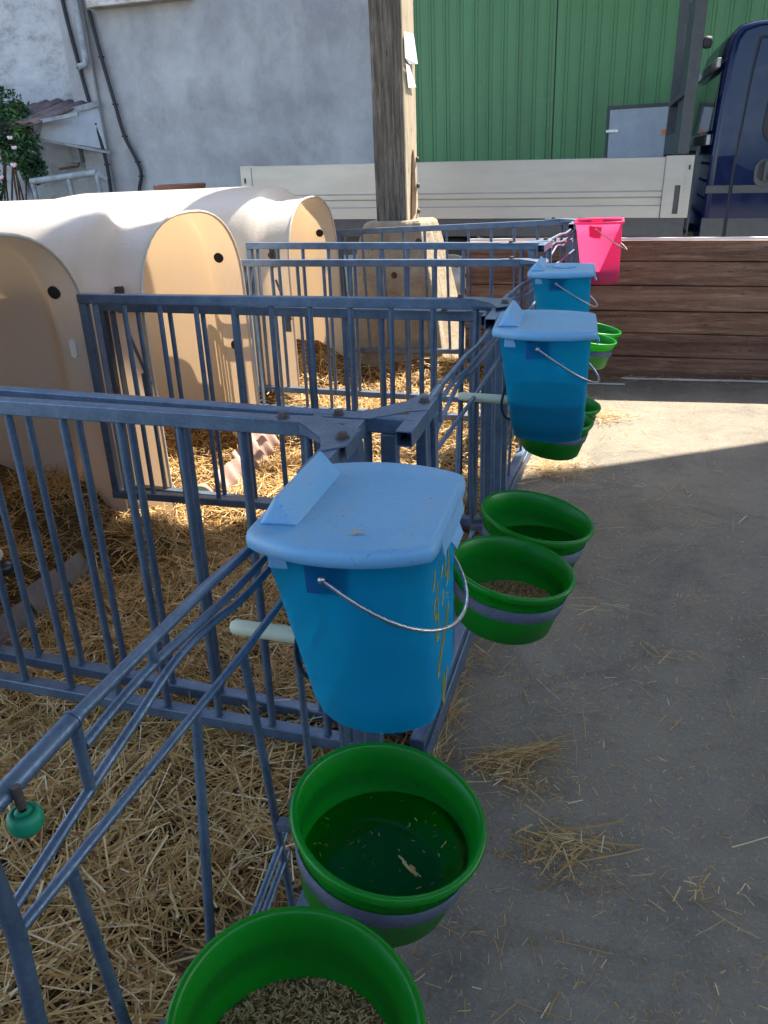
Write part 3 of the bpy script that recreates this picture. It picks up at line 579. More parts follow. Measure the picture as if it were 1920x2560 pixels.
# ------------------------------------------------------------------ calf hutches
def arch(x, hw, H_, zs, cy0=0.0, n=2.5, k=22):
    o = [(x, cy0-hw*1.02, 0.0), (x, cy0-hw*1.012, zs*0.35), (x, cy0-hw*1.005, zs*0.7)]
    for j in range(k+1):
        t = math.pi*j/k; c, s = math.cos(t), math.sin(t)
        o.append((x, cy0 - hw*math.copysign(abs(c)**(2/n), c), zs + (H_-zs)*abs(s)**(2/n)))
    return o + [(x, cy0+hw*1.005, zs*0.7), (x, cy0+hw*1.012, zs*0.35), (x, cy0+hw*1.02, 0.0)]
def make_hutch(label):
    h = empty('calf_hutch', label=label, cat='calf hutch', group='plastic calf hutches along the pens')
    b = MB(); S = [(0.0, 0.428, 1.165, 0.80), (-0.06, 0.426, 1.163, 0.80), (-0.115, 0.428, 1.165, 0.80), (-0.135, 0.433, 1.171, 0.80), (-0.16, 0.452, 1.194, 0.80), (-0.19, 0.480, 1.220, 0.79), (-0.22, 0.493, 1.230, 0.78), (-0.27, 0.498, 1.233, 0.78), (-0.45, 0.498, 1.234, 0.78), (-0.9, 0.498, 1.234, 0.78), (-1.35, 0.497, 1.234, 0.78), (-1.47, 0.485, 1.22, 0.78), (-1.53, 0.44, 1.19, 0.78), (-1.56, 0.38, 1.13, 0.76)]
    rg = [arch(*q) for q in S]; b.loft(rg, False, 0, True)
    b.add(rg[-1], [tuple(range(len(rg[-1])))]); b.build('shell', 'cream', h)
    b = MB(); b.tube(arch(0.004, 0.430, 1.168, 0.80), 0.006, 8); b.build('rim', 'cream', h)
    for (z, x) in ((0.955, -0.09), (0.56, -0.07)):
        b = MB(); b.lathe([(0, 0), (0.022, 0), (0.022, 0.008), (0, 0.008)], 16, 0, False, Matrix.Translation((x, 0.4265 if z < 0.9 else 0.404, z)) @ Matrix.Rotation(R(90 if z < 0.9 else 104), 4, 'X')); b.build('plug', 'black_rubber', h)
    b = MB(); m = Matrix.Translation((-0.075, 0.424, 0.76)) @ Matrix.Rotation(R(90), 4, 'X')
    b.prism([(0.013*math.cos(t)+0.0, 0.02*math.copysign(1, math.sin(t)+1e-6)+0.013*math.sin(t)) for t in [R(k*30) for k in range(12)]], 0, 0.006, 0, m); b.build('slot', 'white_plastic', h)  # white plug standing in for daylight through the slotted opening
    b = MB(); b.box(-0.09, -0.06, -0.437, -0.424, 0.86, 0.95); b.ball((-0.085, -0.44, 0.92), 0.014, 8); b.build('bracket', 'bolt_steel', h)
    b = MB(); b.tube([(-0.07, -0.436, 0.80), (-0.02, -0.447, 0.66), (-0.005, -0.442, 0.60)], 0.006, 8); b.box(-0.04, -0.012, -0.44, -0.427, 0.54, 0.64); b.build('latch', 'ring_steel', h)
    return h
def wheel_part(h):
    b = MB(); m = Matrix.Translation((-0.08, -0.22, 0.055)) @ Matrix.Rotation(R(70), 4, 'Y') @ Matrix.Rotation(R(20), 4, 'X')
    b.lathe([(0, -0.05), (0.05, -0.05), (0.055, -0.03), (0.055, 0.03), (0.05, 0.035), (0.045, 0.03), (0.03, 0.035), (0.012, 0.03), (0.010, 0.055), (0, 0.056)], 24, 0, True, m); return b
h1 = make_hutch('nearest calf hutch with a dark shaded opening at the left edge'); h1.location = (-1.853, 2.104, -0.117); h1.scale = (1.09, 1.09, 1.09)
h2 = copy_tree(h1); h2.location = (-1.72, 3.20, -0.120); h2['label'] = 'middle calf hutch with a sunlit roof and straw in its bright opening'
h3 = copy_tree(h1); h3.location = (-1.684, 4.63, -0.128); h3.rotation_euler = (0, 0, R(1.5)); h3['label'] = 'farthest cream calf hutch in front of the flatbed truck'
wl = empty('jockey_wheel', (-1.70, 2.93, -0.045), label='small wheel with a green hub lying in the straw by the middle hutch', cat='wheel')
b_ = MB(); m = Matrix.Rotation(R(62), 4, 'Z') @ Matrix.Rotation(R(-66), 4, 'X')
m = Matrix.Rotation(R(20), 4, 'Z') @ Matrix.Rotation(R(75), 4, 'X')
b_.lathe([(0, -0.045), (0.055, -0.045), (0.06, -0.03), (0.06, 0.022), (0.05, 0.03), (0.04, 0.022)], 26, 0, True, m); b_.build('tyre', 'clay', wl)
b_ = MB(); b_.lathe([(0.05, 0.026), (0.045, 0.032), (0.022, 0.030), (0.014, 0.024), (0, 0.024)], 22, 0, True, m); b_.build('hub', 'green_hub', wl)
b_ = MB(); b_.tube([m @ Vector((0,0,0.02)), m @ Vector((0,0,0.06))], 0.009, 8); b_.build('axle', 'rusty_iron', wl)

# ------------------------------------------------------------------ calf lying in the nearest hutch (only its muzzle shows)
def skin(name, segs, mat, parent, sub=2):
    """segs: dict name -> (pos, radius, parent name); first is the root"""
    ks = list(segs); me = bpy.data.meshes.new(name)
    me.from_pydata([segs[k][0] for k in ks], [(ks.index(segs[k][2]), i) for i, k in enumerate(ks) if segs[k][2]], [])
    me.materials.append(M[mat]); o = bpy.data.objects.new(name, me); col.objects.link(o); o.parent = parent
    o.modifiers.new('skin', 'SKIN'); sv = me.skin_vertices[0].data
    for i, k in enumerate(ks):
        r = segs[k][1]; sv[i].radius = r if isinstance(r, tuple) else (r, r); sv[i].use_root = (i == 0)
    s = o.modifiers.new('sub', 'SUBSURF'); s.levels = sub; s.render_levels = sub
    for md in o.modifiers:
        if md.type == 'SKIN': md.use_smooth_shade = True
    return o
cf = empty('calf', (-2.10, 1.87, 0.035), label='pale brown calf lying in the nearest hutch with its dark nose showing', cat='calf')
skin('body', {'hip': ((-0.75, -0.22, 0.18), (0.16, 0.17), None), 'belly': ((-0.50, -0.20, 0.19), (0.17, 0.18), 'hip'), 'chest': ((-0.22, -0.12, 0.19), (0.14, 0.17), 'belly'), 'neck': ((-0.06, -0.05, 0.25), 0.085, 'chest'), 'poll': ((0.03, -0.02, 0.27), 0.075, 'neck'), 'face': ((0.11, 0.0, 0.20), 0.06, 'poll'), 'muzzle': ((0.185, 0.02, 0.125), 0.046, 'face'), 'tip': ((0.205, 0.025, 0.10), 0.04, 'muzzle'),
    'thigh': ((-0.62, 0.02, 0.12), 0.09, 'hip'), 'hock': ((-0.78, 0.10, 0.05), 0.04, 'thigh'), 'shank': ((-0.55, 0.15, 0.035), 0.028, 'hock'), 'hoof': ((-0.45, 0.16, 0.03), 0.026, 'shank'), 'arm': ((-0.10, 0.06, 0.10), 0.055, 'chest'), 'knee': ((0.06, 0.10, 0.05), 0.035, 'arm'), 'fore': ((-0.08, 0.15, 0.035), 0.026, 'knee'), 'fhoof': ((-0.16, 0.16, 0.03), 0.024, 'fore')}, 'calf_coat', cf)
b_ = MB(); b_.ball((0.225, 0.03, 0.085), 0.034, 14, 0, (0.8, 1.15, 0.8)); b_.build('nose', 'calf_nose', cf)
for s in (-1, 1):
    b_ = MB(); b_.ball((0.01, 0.0+s*0.11, 0.29), 0.05, 12, 0, (0.45, 1.2, 0.5)); b_.build('ear', 'calf_coat', cf)
    b_ = MB(); b_.ball((0.09, 0.0+s*0.052, 0.235), 0.014, 10); b_.build('eye', 'calf_nose', cf)

# ------------------------------------------------------------------ pens
# side panel: local x runs from the front corner (0) to the back (-LP); z = 0 is the top of the top rail
LP, PH = 1.555, 0.80
def make_panel():
    b = MB(); b.beam((0.0, 0, -0.0165), (-LP, 0, -0.0165), 0.032, 0.033); b.beam((-0.04, 0, -PH+0.015), (-LP, 0, -PH+0.015), 0.034, 0.03)
    b.beam((-LP+0.016, 0, -0.034), (-LP+0.016, 0, -PH+0.031), 0.03, 0.03, (0, 1, 0)); b.beam((-LP+0.06, 0, -0.034), (-LP+0.06, 0, -PH+0.031), 0.006, 0.034, (0, 1, 0))
    b.beam((-0.06, 0, -0.034), (-0.06, 0, -PH+0.031), 0.032, 0.032, (0, 1, 0))
    o = b.build('side_panel', 'galvanised', None, bevel=0.0025); nb = 10
    for i in range(nb):
        x = -0.108 - 0.1412*i
        t = MB(); t.tube([(x, 0, -0.034), (x, 0, -PH+0.031)], 0.0092, 10, 0, False); t.build('panel_bar', 'galvanised', o)
    return o
proto = make_panel(); first = [True]
def place_panel(pen, front, back_pt, zt, zb):
    """front/back in world x,y; zt world height of the rail top"""
    o = proto if first[0] else copy_tree(proto); first[0] = False
    o.parent = pen; d = Vector((front[0]-back_pt[0], front[1]-back_pt[1], zt-zb))
    o.location = Vector((front[0], front[1], zt)) - pen.location; o.rotation_euler = (0, -math.atan2(d.z, math.hypot(d.x, d.y)), math.atan2(d.y, d.x)); return o
def bracket(pen, cx, cy_, zt, s):
    """folded gusset plate at a corner; s = -1: front stub runs towards the camera"""
    m = Matrix.Translation(Vector((cx, cy_, zt)) - pen.location) @ Matrix.Scale(s, 4, (0, 1, 0)) @ Matrix.Identity(4)
    poly = [(-0.205, -0.017), (-0.085, -0.018), (-0.022, 0.035), (0.017, 0.05), (0.0175, 0.145), (-0.0175, 0.175), (-0.04, 0.11), (-0.115, 0.022), (-0.205, 0.017)]
    b = MB(); b.prism(poly, 0.0005, 0.0035, 0, m); b.box(0, 0, 0, 0, 0, 0) if False else None
    lip = [(-0.0175, 0.175), (-0.04, 0.11), (-0.115, 0.022)]
    for i in range(2):
        a, c = lip[i], lip[i+1]; b.add([m @ Vector((*a, 0.0035)), m @ Vector((*c, 0.0035)), m @ Vector((*c, -0.02)), m @ Vector((*a, -0.008))], [(0,1,2,3)])
    b.beam(m @ Vector((0.0185, 0.05, -0.010)), m @ Vector((0.0185, 0.145, -0.010)), 0.002, 0.026)
    br = b.build('corner_bracket', 'galvanised', pen)
    for (x, y) in ((-0.155, 0.0), (0.0, 0.105)):
        p = m @ Vector((x, y, 0.0035)); t = MB(); t.lathe([(0.013, 0), (0.013, 0.002), (0.009, 0.0022)], 16, 0, False, Matrix.Translation(p)); t.lathe([(0.0095, 0.0022), (0.0095, 0.010), (0.0, 0.011)], 6, 0, False, Matrix.Translation(p)); t.build('bolt', 'bolt_steel', br)
BOWLS = {}
def make_pen(label, near, far, zn, zf, bowls, knob=True, near_stub=True):
    """near/far: front corners (x, y); zn/zf: rail tops there"""
    pen = empty('calf_pen', (near[0], near[1], 0), label=label, cat='pen', group='galvanised calf pens in a row')
    Lg = math.hypot(far[0]-near[0], far[1]-near[1])
    A = Vector((near[0], near[1], zn)) - pen.location; B = Vector((far[0], far[1], zf)) - pen.location
    ey = (B-A).normalized()
    def P(y, z, x=0.0):
        """y measured back from the far corner (negative), z below the rail top"""
        q = B + ey*y; return Vector((q.x+x-0.010, q.y, q.z+z))
    for q in ((0.017, -0.27),) + (((-Lg-0.075, -Lg+0.13),) if near_stub else ()):
        fr_ = MB(); fr_.hollow(P(q[0], -0.0165), P(q[1], -0.0165), 0.033, 0.033); fr_.build('front_stub', 'galvanised', pen, bevel=0.002)
    gt = MB(); y0 = -Lg + (0.0 if not near_stub else 0.06)
    ye = max(-1.36, y0)
    gt.tube([P(ye, -0.010), P(-0.885, -0.006)], 0.0092, 12); gt.tube([P(-0.888, -0.006), P(-0.885, -0.006)], 0.0102, 12); gt.tube([P(-0.886, -0.006), P(-0.62, -0.014), P(-0.45, -0.030), P(-0.05, -0.030)], 0.0070, 12)
    gt.tube(spline([P(-0.10, -0.060), P(-0.5, -0.060), P(-0.751, -0.037), P(-0.88, -0.040)], 6), 0.0056, 10)
    gt.tube(spline([P(-0.10, -0.085), P(-0.489, -0.083), P(-0.62, -0.066), P(-0.709, -0.060), P(-0.80, -0.074), P(-0.876, -0.086), P(-1.007, -0.110)], 6), 0.0056, 10)
    gt.tube([P(-0.06, -0.158), P(-0.555, -0.155), P(-1.008, -0.134)], 0.0058, 10)
    gt.tube([P(-0.885, -0.006), P(-0.886, -0.088)], 0.0058, 10); gt.tube([P(-0.752, -0.008), P(-0.751, -0.037)], 0.0058, 10)
    gt.tube([P(-1.012, -0.008), P(-1.007, -0.134), P(-1.016, -0.24), P(-1.03, -PH+0.02)], 0.0085, 10)
    if -1.30 > y0: pass
    for z in (-0.565, -0.605): gt.tube([P(-0.50, z+0.025), P(-0.62, z), P(-1.02, z)], 0.0062, 8)
    gate = gt.build('gate', 'galvanised', pen)
    for (ya, za, yb, zb_) in ((-0.934, -0.145, -0.90, -PH+0.03), (-0.69, -0.152, -0.80, -PH+0.03), (-0.555, -0.157, -0.50, -PH+0.03), (-0.375, -0.158, -0.375, -PH+0.03), (-0.20, -0.158, -0.20, -PH+0.03)):
        t = MB(); t.tube([P(ya, za), P(yb, zb_)], 0.0064, 10); t.build('gate_bar', 'galvanised', gate)
    if knob:
        t = MB(); kp = P(-Lg+0.115, -0.052) if near_stub else P(-0.976, -0.033, 0.012)
        t.lathe([(0.0, -0.0145), (0.009, -0.013), (0.0135, -0.007), (0.0145, 0.0), (0.013, 0.006), (0.0085, 0.0085), (0.0082, 0.0066), (0.0064, 0.0087), (0.003, 0.009)], 28, 0, True, Matrix.Translation(kp)); kn = t.build('latch_knob', 'green_knob', gate)
        t = MB(); t.tube([kp + Vector((0, 0, 0.012)), kp + Vector((0, 0, 0.034))], 0.004, 8); t.build('latch_rod', 'bolt_steel', gate)
    b = MB(); b.beam(P(-Lg-0.06, -PH+0.02, 0.0), P(0.02, -PH+0.02, 0.0), 0.036, 0.05); b.beam(P(-Lg-0.06, -PH-0.012, 0.022), P(0.02, -PH-0.012, 0.022), 0.008, 0.06); b.build('bottom_rail', 'galvanised', pen, bevel=0.003)
    yy = [-0.02, -0.10] + ([-Lg+0.115, -Lg+0.055] if near_stub else [])
    for i, y in enumerate(yy):
        b = MB(); b.beam(P(y, -0.034), P(y, -PH+0.045), 0.034 if i % 2 == 0 else 0.022, 0.034 if i % 2 == 0 else 0.022, (1, 0, 0)); b.build('front_post', 'galvanised', pen, bevel=0.002)
    bracket(pen, far[0], far[1], zf, -1)
    if near_stub: bracket(pen, near[0]-0.01, near[1]-0.005, zn, 1)
    # steel rings that carry the two bowls
    for (bx, by, bz, tilt, bs) in bowls:
        m = Matrix.Translation(Vector((bx, by, bz)) - pen.location) @ Matrix.Rotation(R(tilt), 4, 'Y') @ Matrix.Scale(bs, 4)
        t = MB(); t.lathe([(0.1212, -0.063), (0.1248, -0.034), (0.1226, -0.034), (0.1188, -0.063), (0.1212, -0.063)], 64, 0, True, m)
        for dy in (-0.05, 0.05):
            q = m @ Vector((-0.118, dy*0.4, -0.048)); t.beam(q, Vector((q.x-0.03, q.y, q.z-0.004)), 0.016, 0.012)
        t.build('bowl_ring', 'ring_steel', pen)
    return pen
bp = dict(A=(-0.252, 0.467, 0.495, 11, 1.0), B=(-0.234, 0.766, 0.491, 11, 1.0), C=(-0.142, 1.448, 0.521, 10, 0.965), D=(-0.1215, 1.822, 0.470, 10.7, 1.064), E=(-0.132, 2.83, 0.42, 10, 1.0), F=(-0.111, 3.13, 0.392, 10, 1.03), G=(-0.045, 4.06, 0.455, 10, 1.0), H=(-0.021, 4.45, 0.427, 10.5, 1.03))
p1 = make_pen('nearest calf pen with two bowls at the bottom of the picture', (-0.43, 0.24), (-0.43, 1.36), 0.858, 0.855, [bp['A'], bp['B']], True, False)
p2 = make_pen('second calf pen with paired green bowls beside the long aisle shadow', (-0.335, 1.45), (-0.285, 2.55), 0.838, 0.893, [bp['C'], bp['D']])
p3 = make_pen('third calf pen, half in sun, in front of the middle hutch', (-0.345, 2.64), (-0.265, 3.85), 0.838, 0.865, [bp['E'], bp['F']])
p4 = make_pen('farthest silver sunlit calf pen ending at the board wall with the pink bucket', (-0.27, 3.94), (-0.15, 4.98), 0.928, 0.960, [bp['G'], bp['H']])
place_panel(p1, (-0.43, 1.36), (-1.98, 1.40), 0.855, 0.886)
place_panel(p2, (-0.335, 1.45), (-1.88, 1.52), 0.838, 0.875); place_panel(p2, (-0.28, 2.55), (-1.81, 2.52), 0.892, 0.921)
place_panel(p3, (-0.345, 2.64), (-1.90, 2.715), 0.837, 0.861); place_panel(p3, (-0.265, 3.85), (-1.83, 3.87), 0.865, 0.884)
place_panel(p4, (-0.275, 3.94), (-1.80, 4.00), 0.930, 0.956); place_panel(p4, (-0.15, 4.98), (-1.67, 5.12), 0.961, 0.925)

# ------------------------------------------------------------------ bowls with water or feed
BP = [(0.0, -0.130), (0.100, -0.130), (0.1075, -0.122), (0.1215, -0.040), (0.1225, -0.012), (0.1290, -0.012), (0.1325, -0.006), (0.135, 0.0), (0.1335, 0.006), (0.129, 0.008), (0.1245, 0.004), (0.1205, -0.014), (0.1185, -0.020), (0.1185, -0.040), (0.1050, -0.117), (0.097, -0.124), (0.0, -0.124)]
def rin(z):
    pts = [(-0.124, 0.097), (-0.117, 0.1050), (-0.040, 0.1185), (-0.018, 0.1185), (0.004, 0.1245)]
    for (a, ra), (b, rb_) in zip(pts, pts[1:]):
        if z <= b: return ra + (rb_-ra)*(max(z, a)-a)/(b-a)
    return 0.1245
bm0 = MB(); bm0.lathe(BP, 72); bowl0 = bm0.build('feeding_bowl', 'green_bowl')
lab = dict(A='bright green bowl of ground feed at the bottom edge of the photo', B='dark green bowl of water under the nearest blue bucket', C='green bowl half full of coarse feed beside the nearest blue bucket', D='green bowl of clear water behind the feed bowl at the second pen',
    E='green bowl in a grey ring just below the middle blue bucket', F='dark rimmed green bowl mostly hidden behind the middle bucket', G='sunlit lime bowl with a pale ring against the board wall', H='farthest lime green bowl tucked behind another by the board wall')
levels = {}
for i, k in enumerate(bp):
    o = bowl0 if i == 0 else bowl0.copy()
    if i: col.objects.link(o)
    x, y, z, t, bs = bp[k]; o.location = (x, y, z); o.rotation_euler = (0, R(t), 0); o.scale = (bs, bs, bs)
    tag(o, lab[k], 'bowl', 'green feeding bowls on the pen fronts')
def content_edge(k, dz, n=48, shrink=0.0):
    x, y, z, t, bs = bp[k]; m = Matrix.Translation((x, y, z)) @ Matrix.Rotation(R(t), 4, 'Y') @ Matrix.Scale(bs, 4); mi_ = m.inverted(); c = Vector((x + math.sin(R(t))*dz, y, z+dz)); out = []
    for j in range(n):
        a = 2*math.pi*j/n; d = Vector((math.cos(a), math.sin(a), 0)); lo, hi = 0.0, 0.2
        for _ in range(24):
            mid = (lo+hi)/2; l = mi_ @ (c + d*mid)
            if math.hypot(l.x, l.y) < rin(l.z): lo = mid
            else: hi = mid
        out.append(c + d*(lo-0.0005-shrink))
    return c, out
def chips(mb, spots, ln, wd, up=0.35, nseg=1):
    for p in spots:
        a = rng.uniform(0, 2*math.pi); d = Vector((math.cos(a), math.sin(a), rng.uniform(-up, up))).normalized(); s = d.cross(Vector((rng.uniform(-0.4,0.4), rng.uniform(-0.4,0.4), 1))).normalized()
        l = rng.uniform(*ln); w_ = rng.uniform(*wd); p = Vector(p)
        mb.add([p-d*l/2-s*w_/2, p+d*l/2-s*w_/2, p+d*l/2+s*w_/2, p-d*l/2+s*w_/2], [(0,1,2,3)]); mb.rnd += [rng.random()]*4
wl_ = dict(B=(-0.066, 'clear water with floating straw in the dark green bowl below the nearest bucket'), D=(-0.078, 'shallow water in the green bowl at the second pen'), F=(-0.06, 'water in the mostly hidden bowl behind the middle bucket'), H=(-0.05, 'water in the farthest lime green bowl'))
for k, (dz, lb) in wl_.items():
    c, e = content_edge(k, dz); b = MB(); b.add([c]+e, [(0, 1+j, 1+(j+1) % len(e)) for j in range(len(e))])
    tag(b.build('water', 'water', None), lb, 'water', kind='stuff')
    f = MB(); f.rnd = []
    for _ in range(dict(B=46, D=14).get(k, 5)):
        a = rng.uniform(0, 6.28); r = 0.105*rng.random()**0.5; chips(f, [c + Vector((math.cos(a)*r, math.sin(a)*r, 0.0015))], (0.002, 0.008), (0.0006, 0.0015), 0.02)
    if k == 'B':
        q = c + Vector((0.045, -0.02, 0.002)); 
        for e_ in range(14):
            t0 = rng.uniform(-0.020, 0.002); t1 = t0 + rng.uniform(0.006, 0.018); of = rng.uniform(-0.004, 0.004)
            f.add([q+Vector((t0, -t0*0.75+of, 0)), q+Vector((t1, -t1*0.75+of*1.4, 0.001)), q+Vector((t1, -t1*0.75+of*1.4-0.0022, 0.0012)), q+Vector((t0, -t0*0.75+of-0.0018, 0.0))], [(0,1,2,3)]); f.rnd += [rng.uniform(0.7, 1.0)]*4
    if k in 'BD': tag(f.build('straw_chaff', 'straw'), 'bits of straw floating on the water of the ' + ('dark green bowl' if k == 'B' else 'second pen bowl'), 'chaff', kind='stuff')
for k, dz, hmp, lb in (('A', -0.084, 0.012, 'coarse ground feed in the bright green bowl at the photo bottom'), ('C', -0.090, 0.012, 'coarse feed in the bowl beside the nearest blue bucket'), ('E', -0.08, 0.006, 'feed in the bowl below the middle bucket'), ('G', -0.07, 0.006, 'feed in the sunlit lime bowl')):
    c, e = content_edge(k, dz); b = MB(); b.rnd = []; rings = []
    hz = lambda p, f_: Vector((p.x, p.y, p.z + hmp*(1-f_*f_) + 0.004*noise.noise(p*45)*(1-f_**6)))
    for f_ in (1.0, 0.9, 0.75, 0.6, 0.45, 0.3, 0.15): rings.append([hz(c + (q-c)*f_, f_) for q in e])
    b.loft(rings, True, 0, True, False, True); b.rnd = [0.5]*len(b.v)
    sp = []
    for _ in range(3200 if k in 'AC' else 200):
        j_ = rng.randrange(len(e)); q = e[j_].lerp(e[(j_+1) % len(e)], rng.random()); f_ = rng.random()**0.5; sp.append(hz(c + (q-c)*f_*0.985, f_) + Vector((0, 0, 0.0015)))
    n0 = len(b.f); chips(b, sp, (0.003, 0.011), (0.0010, 0.0022), 0.4); b.mi[n0:] = [1]*(len(b.f)-n0)
    tag(b.build('feed', ['grain_mat', 'grain']), lb, 'feed', kind='stuff')

# ------------------------------------------------------------------ buckets
def dring(hx, hy, z, k=64):
    """D-shaped outline: flat sides at +-x, round ends at +-y"""
    o = []
    for j in range(k):
        a = 2*math.pi*j/k; x = hy*(1.0 + 0.24*min(1, z/HB)**1.5 if z > 0 else 1.0)*math.cos(a); y = hy*math.sin(a)
        lim = hx; ax = abs(x)
        if ax > lim*0.92: ax = lim*0.92 + lim*0.08*(1-math.exp(-(ax-lim*0.92)/(lim*0.08)))
        o.append(Vector((math.copysign(ax, x) + 0.024*(1-min(1, z/HB)), y, z)))
    return o
TX, TYY, BX, BYY, HB = 0.110, 0.140, 0.089, 0.113, 0.305
def make_bucket(bodymat, lid, label):
    bk = empty('teat_bucket' if lid else 'open_bucket', label=label, cat='bucket')
    b = MB(); lev = lambda t: (BX+(TX-BX)*t, BYY+(TYY-BYY)*t, HB*t)
    out = [dring(*lev(t)) for t in (0.0, 0.06)] ; g2 = dring(lev(0.08)[0]+0.004, lev(0.08)[1]+0.004, lev(0.08)[2]); out = [dring(lev(0)[0]-0.006, lev(0)[1]-0.006, 0.0), dring(lev(0)[0], lev(0)[1], 0.006), dring(*lev(0.075)), dring(lev(0.085)[0]+0.004, lev(0.085)[1]+0.004, lev(0.085)[2])] + [dring(lev(t)[0]+0.004, lev(t)[1]+0.004, lev(t)[2]) for t in (0.2, 0.4, 0.6, 0.8, 0.96)] + [dring(TX+0.012, TYY+0.012, HB*0.965), dring(TX+0.013, TYY+0.013, HB), dring(TX+0.002, TYY+0.002, HB)]
    b.loft(out, True, 0, True, True, False)
    b.build('body', bodymat, bk)
    for s in (-1, 1):
        t = MB(); e = 0.028; y = TYY+0.0055
        t.prism([(-e, HB-0.062), (e, HB-0.062), (e+0.002, HB-0.012), (-e-0.002, HB-0.012)], 0, 0.009, 0, Matrix.Translation((-0.012, s*(y-0.012) + (0.006 if s < 0 else 0.0), 0)) @ Matrix.Rotation(R(90), 4, 'X')); t.build('handle_ear', 'blue_ear' if lid else bodymat, bk)
    t = MB(); pts = []
    for k in range(29):
        ph = math.pi*k/28; a = R(-36); oo = 0.195*math.sin(ph)**0.8
        pts.append((-0.012 + oo*math.cos(a), -(TYY+0.012)*math.cos(ph)*(1+0.04*math.sin(ph)), HB-0.032 + oo*math.sin(a)))
    t.tube(pts, 0.0032, 8); t.ball(pts[0], 0.006, 8); t.ball(pts[-1], 0.006, 8); t.build('handle', 'wire_steel', bk)
    if lid:
        t = MB(); f = lambda s_, z: dring(TX*s_+0.016*s_, TYY*s_+0.018*s_, z)
        t.loft([f(1.005, HB-0.009), f(1.02, HB-0.008), f(1.022, HB+0.004), f(1.012, HB+0.010), f(0.985, HB+0.0135), f(0.95, HB+0.0138), f(0.90, HB+0.0128), f(0.5, HB+0.0145), f(0.1, HB+0.015)], True, 0, True, False, True)
        ld = t.build('lid', 'blue_lid', bk)
        t = MB(); x0, x1, hh, yl = -0.117, -0.060, 0.042, 0.100   # raised ridge along the fence side
        A_ = [(x0, -yl, HB+0.013), (x1, -yl*0.98, HB+0.013), (x0+0.026, -yl*0.93, HB+0.013+hh)]; B_ = [(x, -y*1.0, z) for x, y, z in A_]
        n_ = 5; t.add(A_+B_, [(0,1,2), (5,4,3), (1,4,5,2), (0,2,5,3), (0,3,4,1)]); t.build('lid_ridge', 'blue_lid', ld, bevel=0.006, seg=3)
        t = MB(); xe = TX+0.0165; t.add([(xe-0.002, -0.074, HB+0.010), (xe-0.002, 0.074, HB+0.010), (xe+0.003, 0.074, HB-0.024), (xe+0.003, 0.035, HB-0.026), (xe+0.010, 0.028, HB-0.040), (xe+0.009, -0.02, HB-0.041), (xe+0.003, -0.028, HB-0.026), (xe+0.002, -0.060, HB-0.024), (xe+0.003, -0.068, HB-0.034), (xe+0.002, -0.075, HB-0.022)], [tuple(range(10))]); t.build('lid_clip', 'blue_lid', ld, solid=0.003)
        t = MB(); t.box(-0.095, -0.066, -TYY*0.78-0.02, -TYY*0.78-0.0, HB-0.035, HB-0.012); t.build('lid_tab', 'blue_lid', ld, bevel=0.003)
        t = MB(); t.tube([(-BX+0.005, -0.02, 0.092), (-BX-0.02, -0.02, 0.093), (-0.195, -0.02, 0.096), (-0.217, -0.02, 0.097), (-0.222, -0.02, 0.097)], 0.014, 14, 0, True, [0.013, 0.0135, 0.0125, 0.0118, 0.008]); t.build('teat', 'teat_rubber', bk)
        t = MB(); t.tube(spline([(-BX-0.002, -0.05, 0.15), (-BX-0.012, -0.055, 0.09), (-BX-0.002, -0.06, 0.055), (-BX+0.020, -0.06, 0.045)], 6), 0.0035, 8); t.build('hook', 'black_rubber', bk)
    return bk
def milk(bk, lev_, mat_, lb):
    t = MB(); ls = [0.03+0.97*lev_*k/4 for k in range(5)]; ls = [0.035, lev_*0.5, lev_]
    t.loft([dring(BX+(TX-BX)*q-0.002, BYY+(TYY-BYY)*q-0.002, HB*q) for q in ls], True, 0, True, True, True)
    o = t.build('milk', mat_); o.location = bk.location; o.rotation_euler = bk.rotation_euler; o.scale = bk.scale; tag(o, lb, 'milk')
k1 = make_bucket('blue_body', True, 'nearest large blue lidded calf bucket with gold scribbles on its side'); k1.location = (-0.308, 0.966, 0.549)
k2 = copy_tree(k1); k2.scale = (1, 1, 0.93); k2.location = (-0.143, 2.08, 0.617); k2.rotation_euler = (0, R(1.5), R(2)); k2['label'] = 'middle blue lidded bucket with a dark band of liquid in its lower third'
k3 = copy_tree(k1); k3.scale = (1, 1, 0.93); k3.location = (-0.162, 3.34, 0.592); k3['label'] = 'farthest blue lidded bucket with a round dimple in its lid'
for k_ in (k1, k2, k3): k_['group'] = 'blue teat buckets'
b_ = MB(); b_.lathe([(0.045, 0.0), (0.048, 0.004), (0.042, 0.004), (0.036, 0.0)], 28, 0, True, Matrix.Translation((0.01, 0.0, HB+0.0165)))
for ch in k3.children:
    if ch.name.startswith('lid'): b_.build('lid_dimple', 'blue_lid', ch)
k4 = make_bucket('pink_body', False, 'bright pink open bucket hanging on the farthest pen'); k4.location = (-0.040, 4.62, 0.655); k4.scale = (1.05, 1.14, 1.05)
milk(k2, 0.36, 'milk', 'liquid filling the lower third of the middle blue bucket'); milk(k4, 0.24, 'milk', 'liquid in the bottom of the pink bucket')
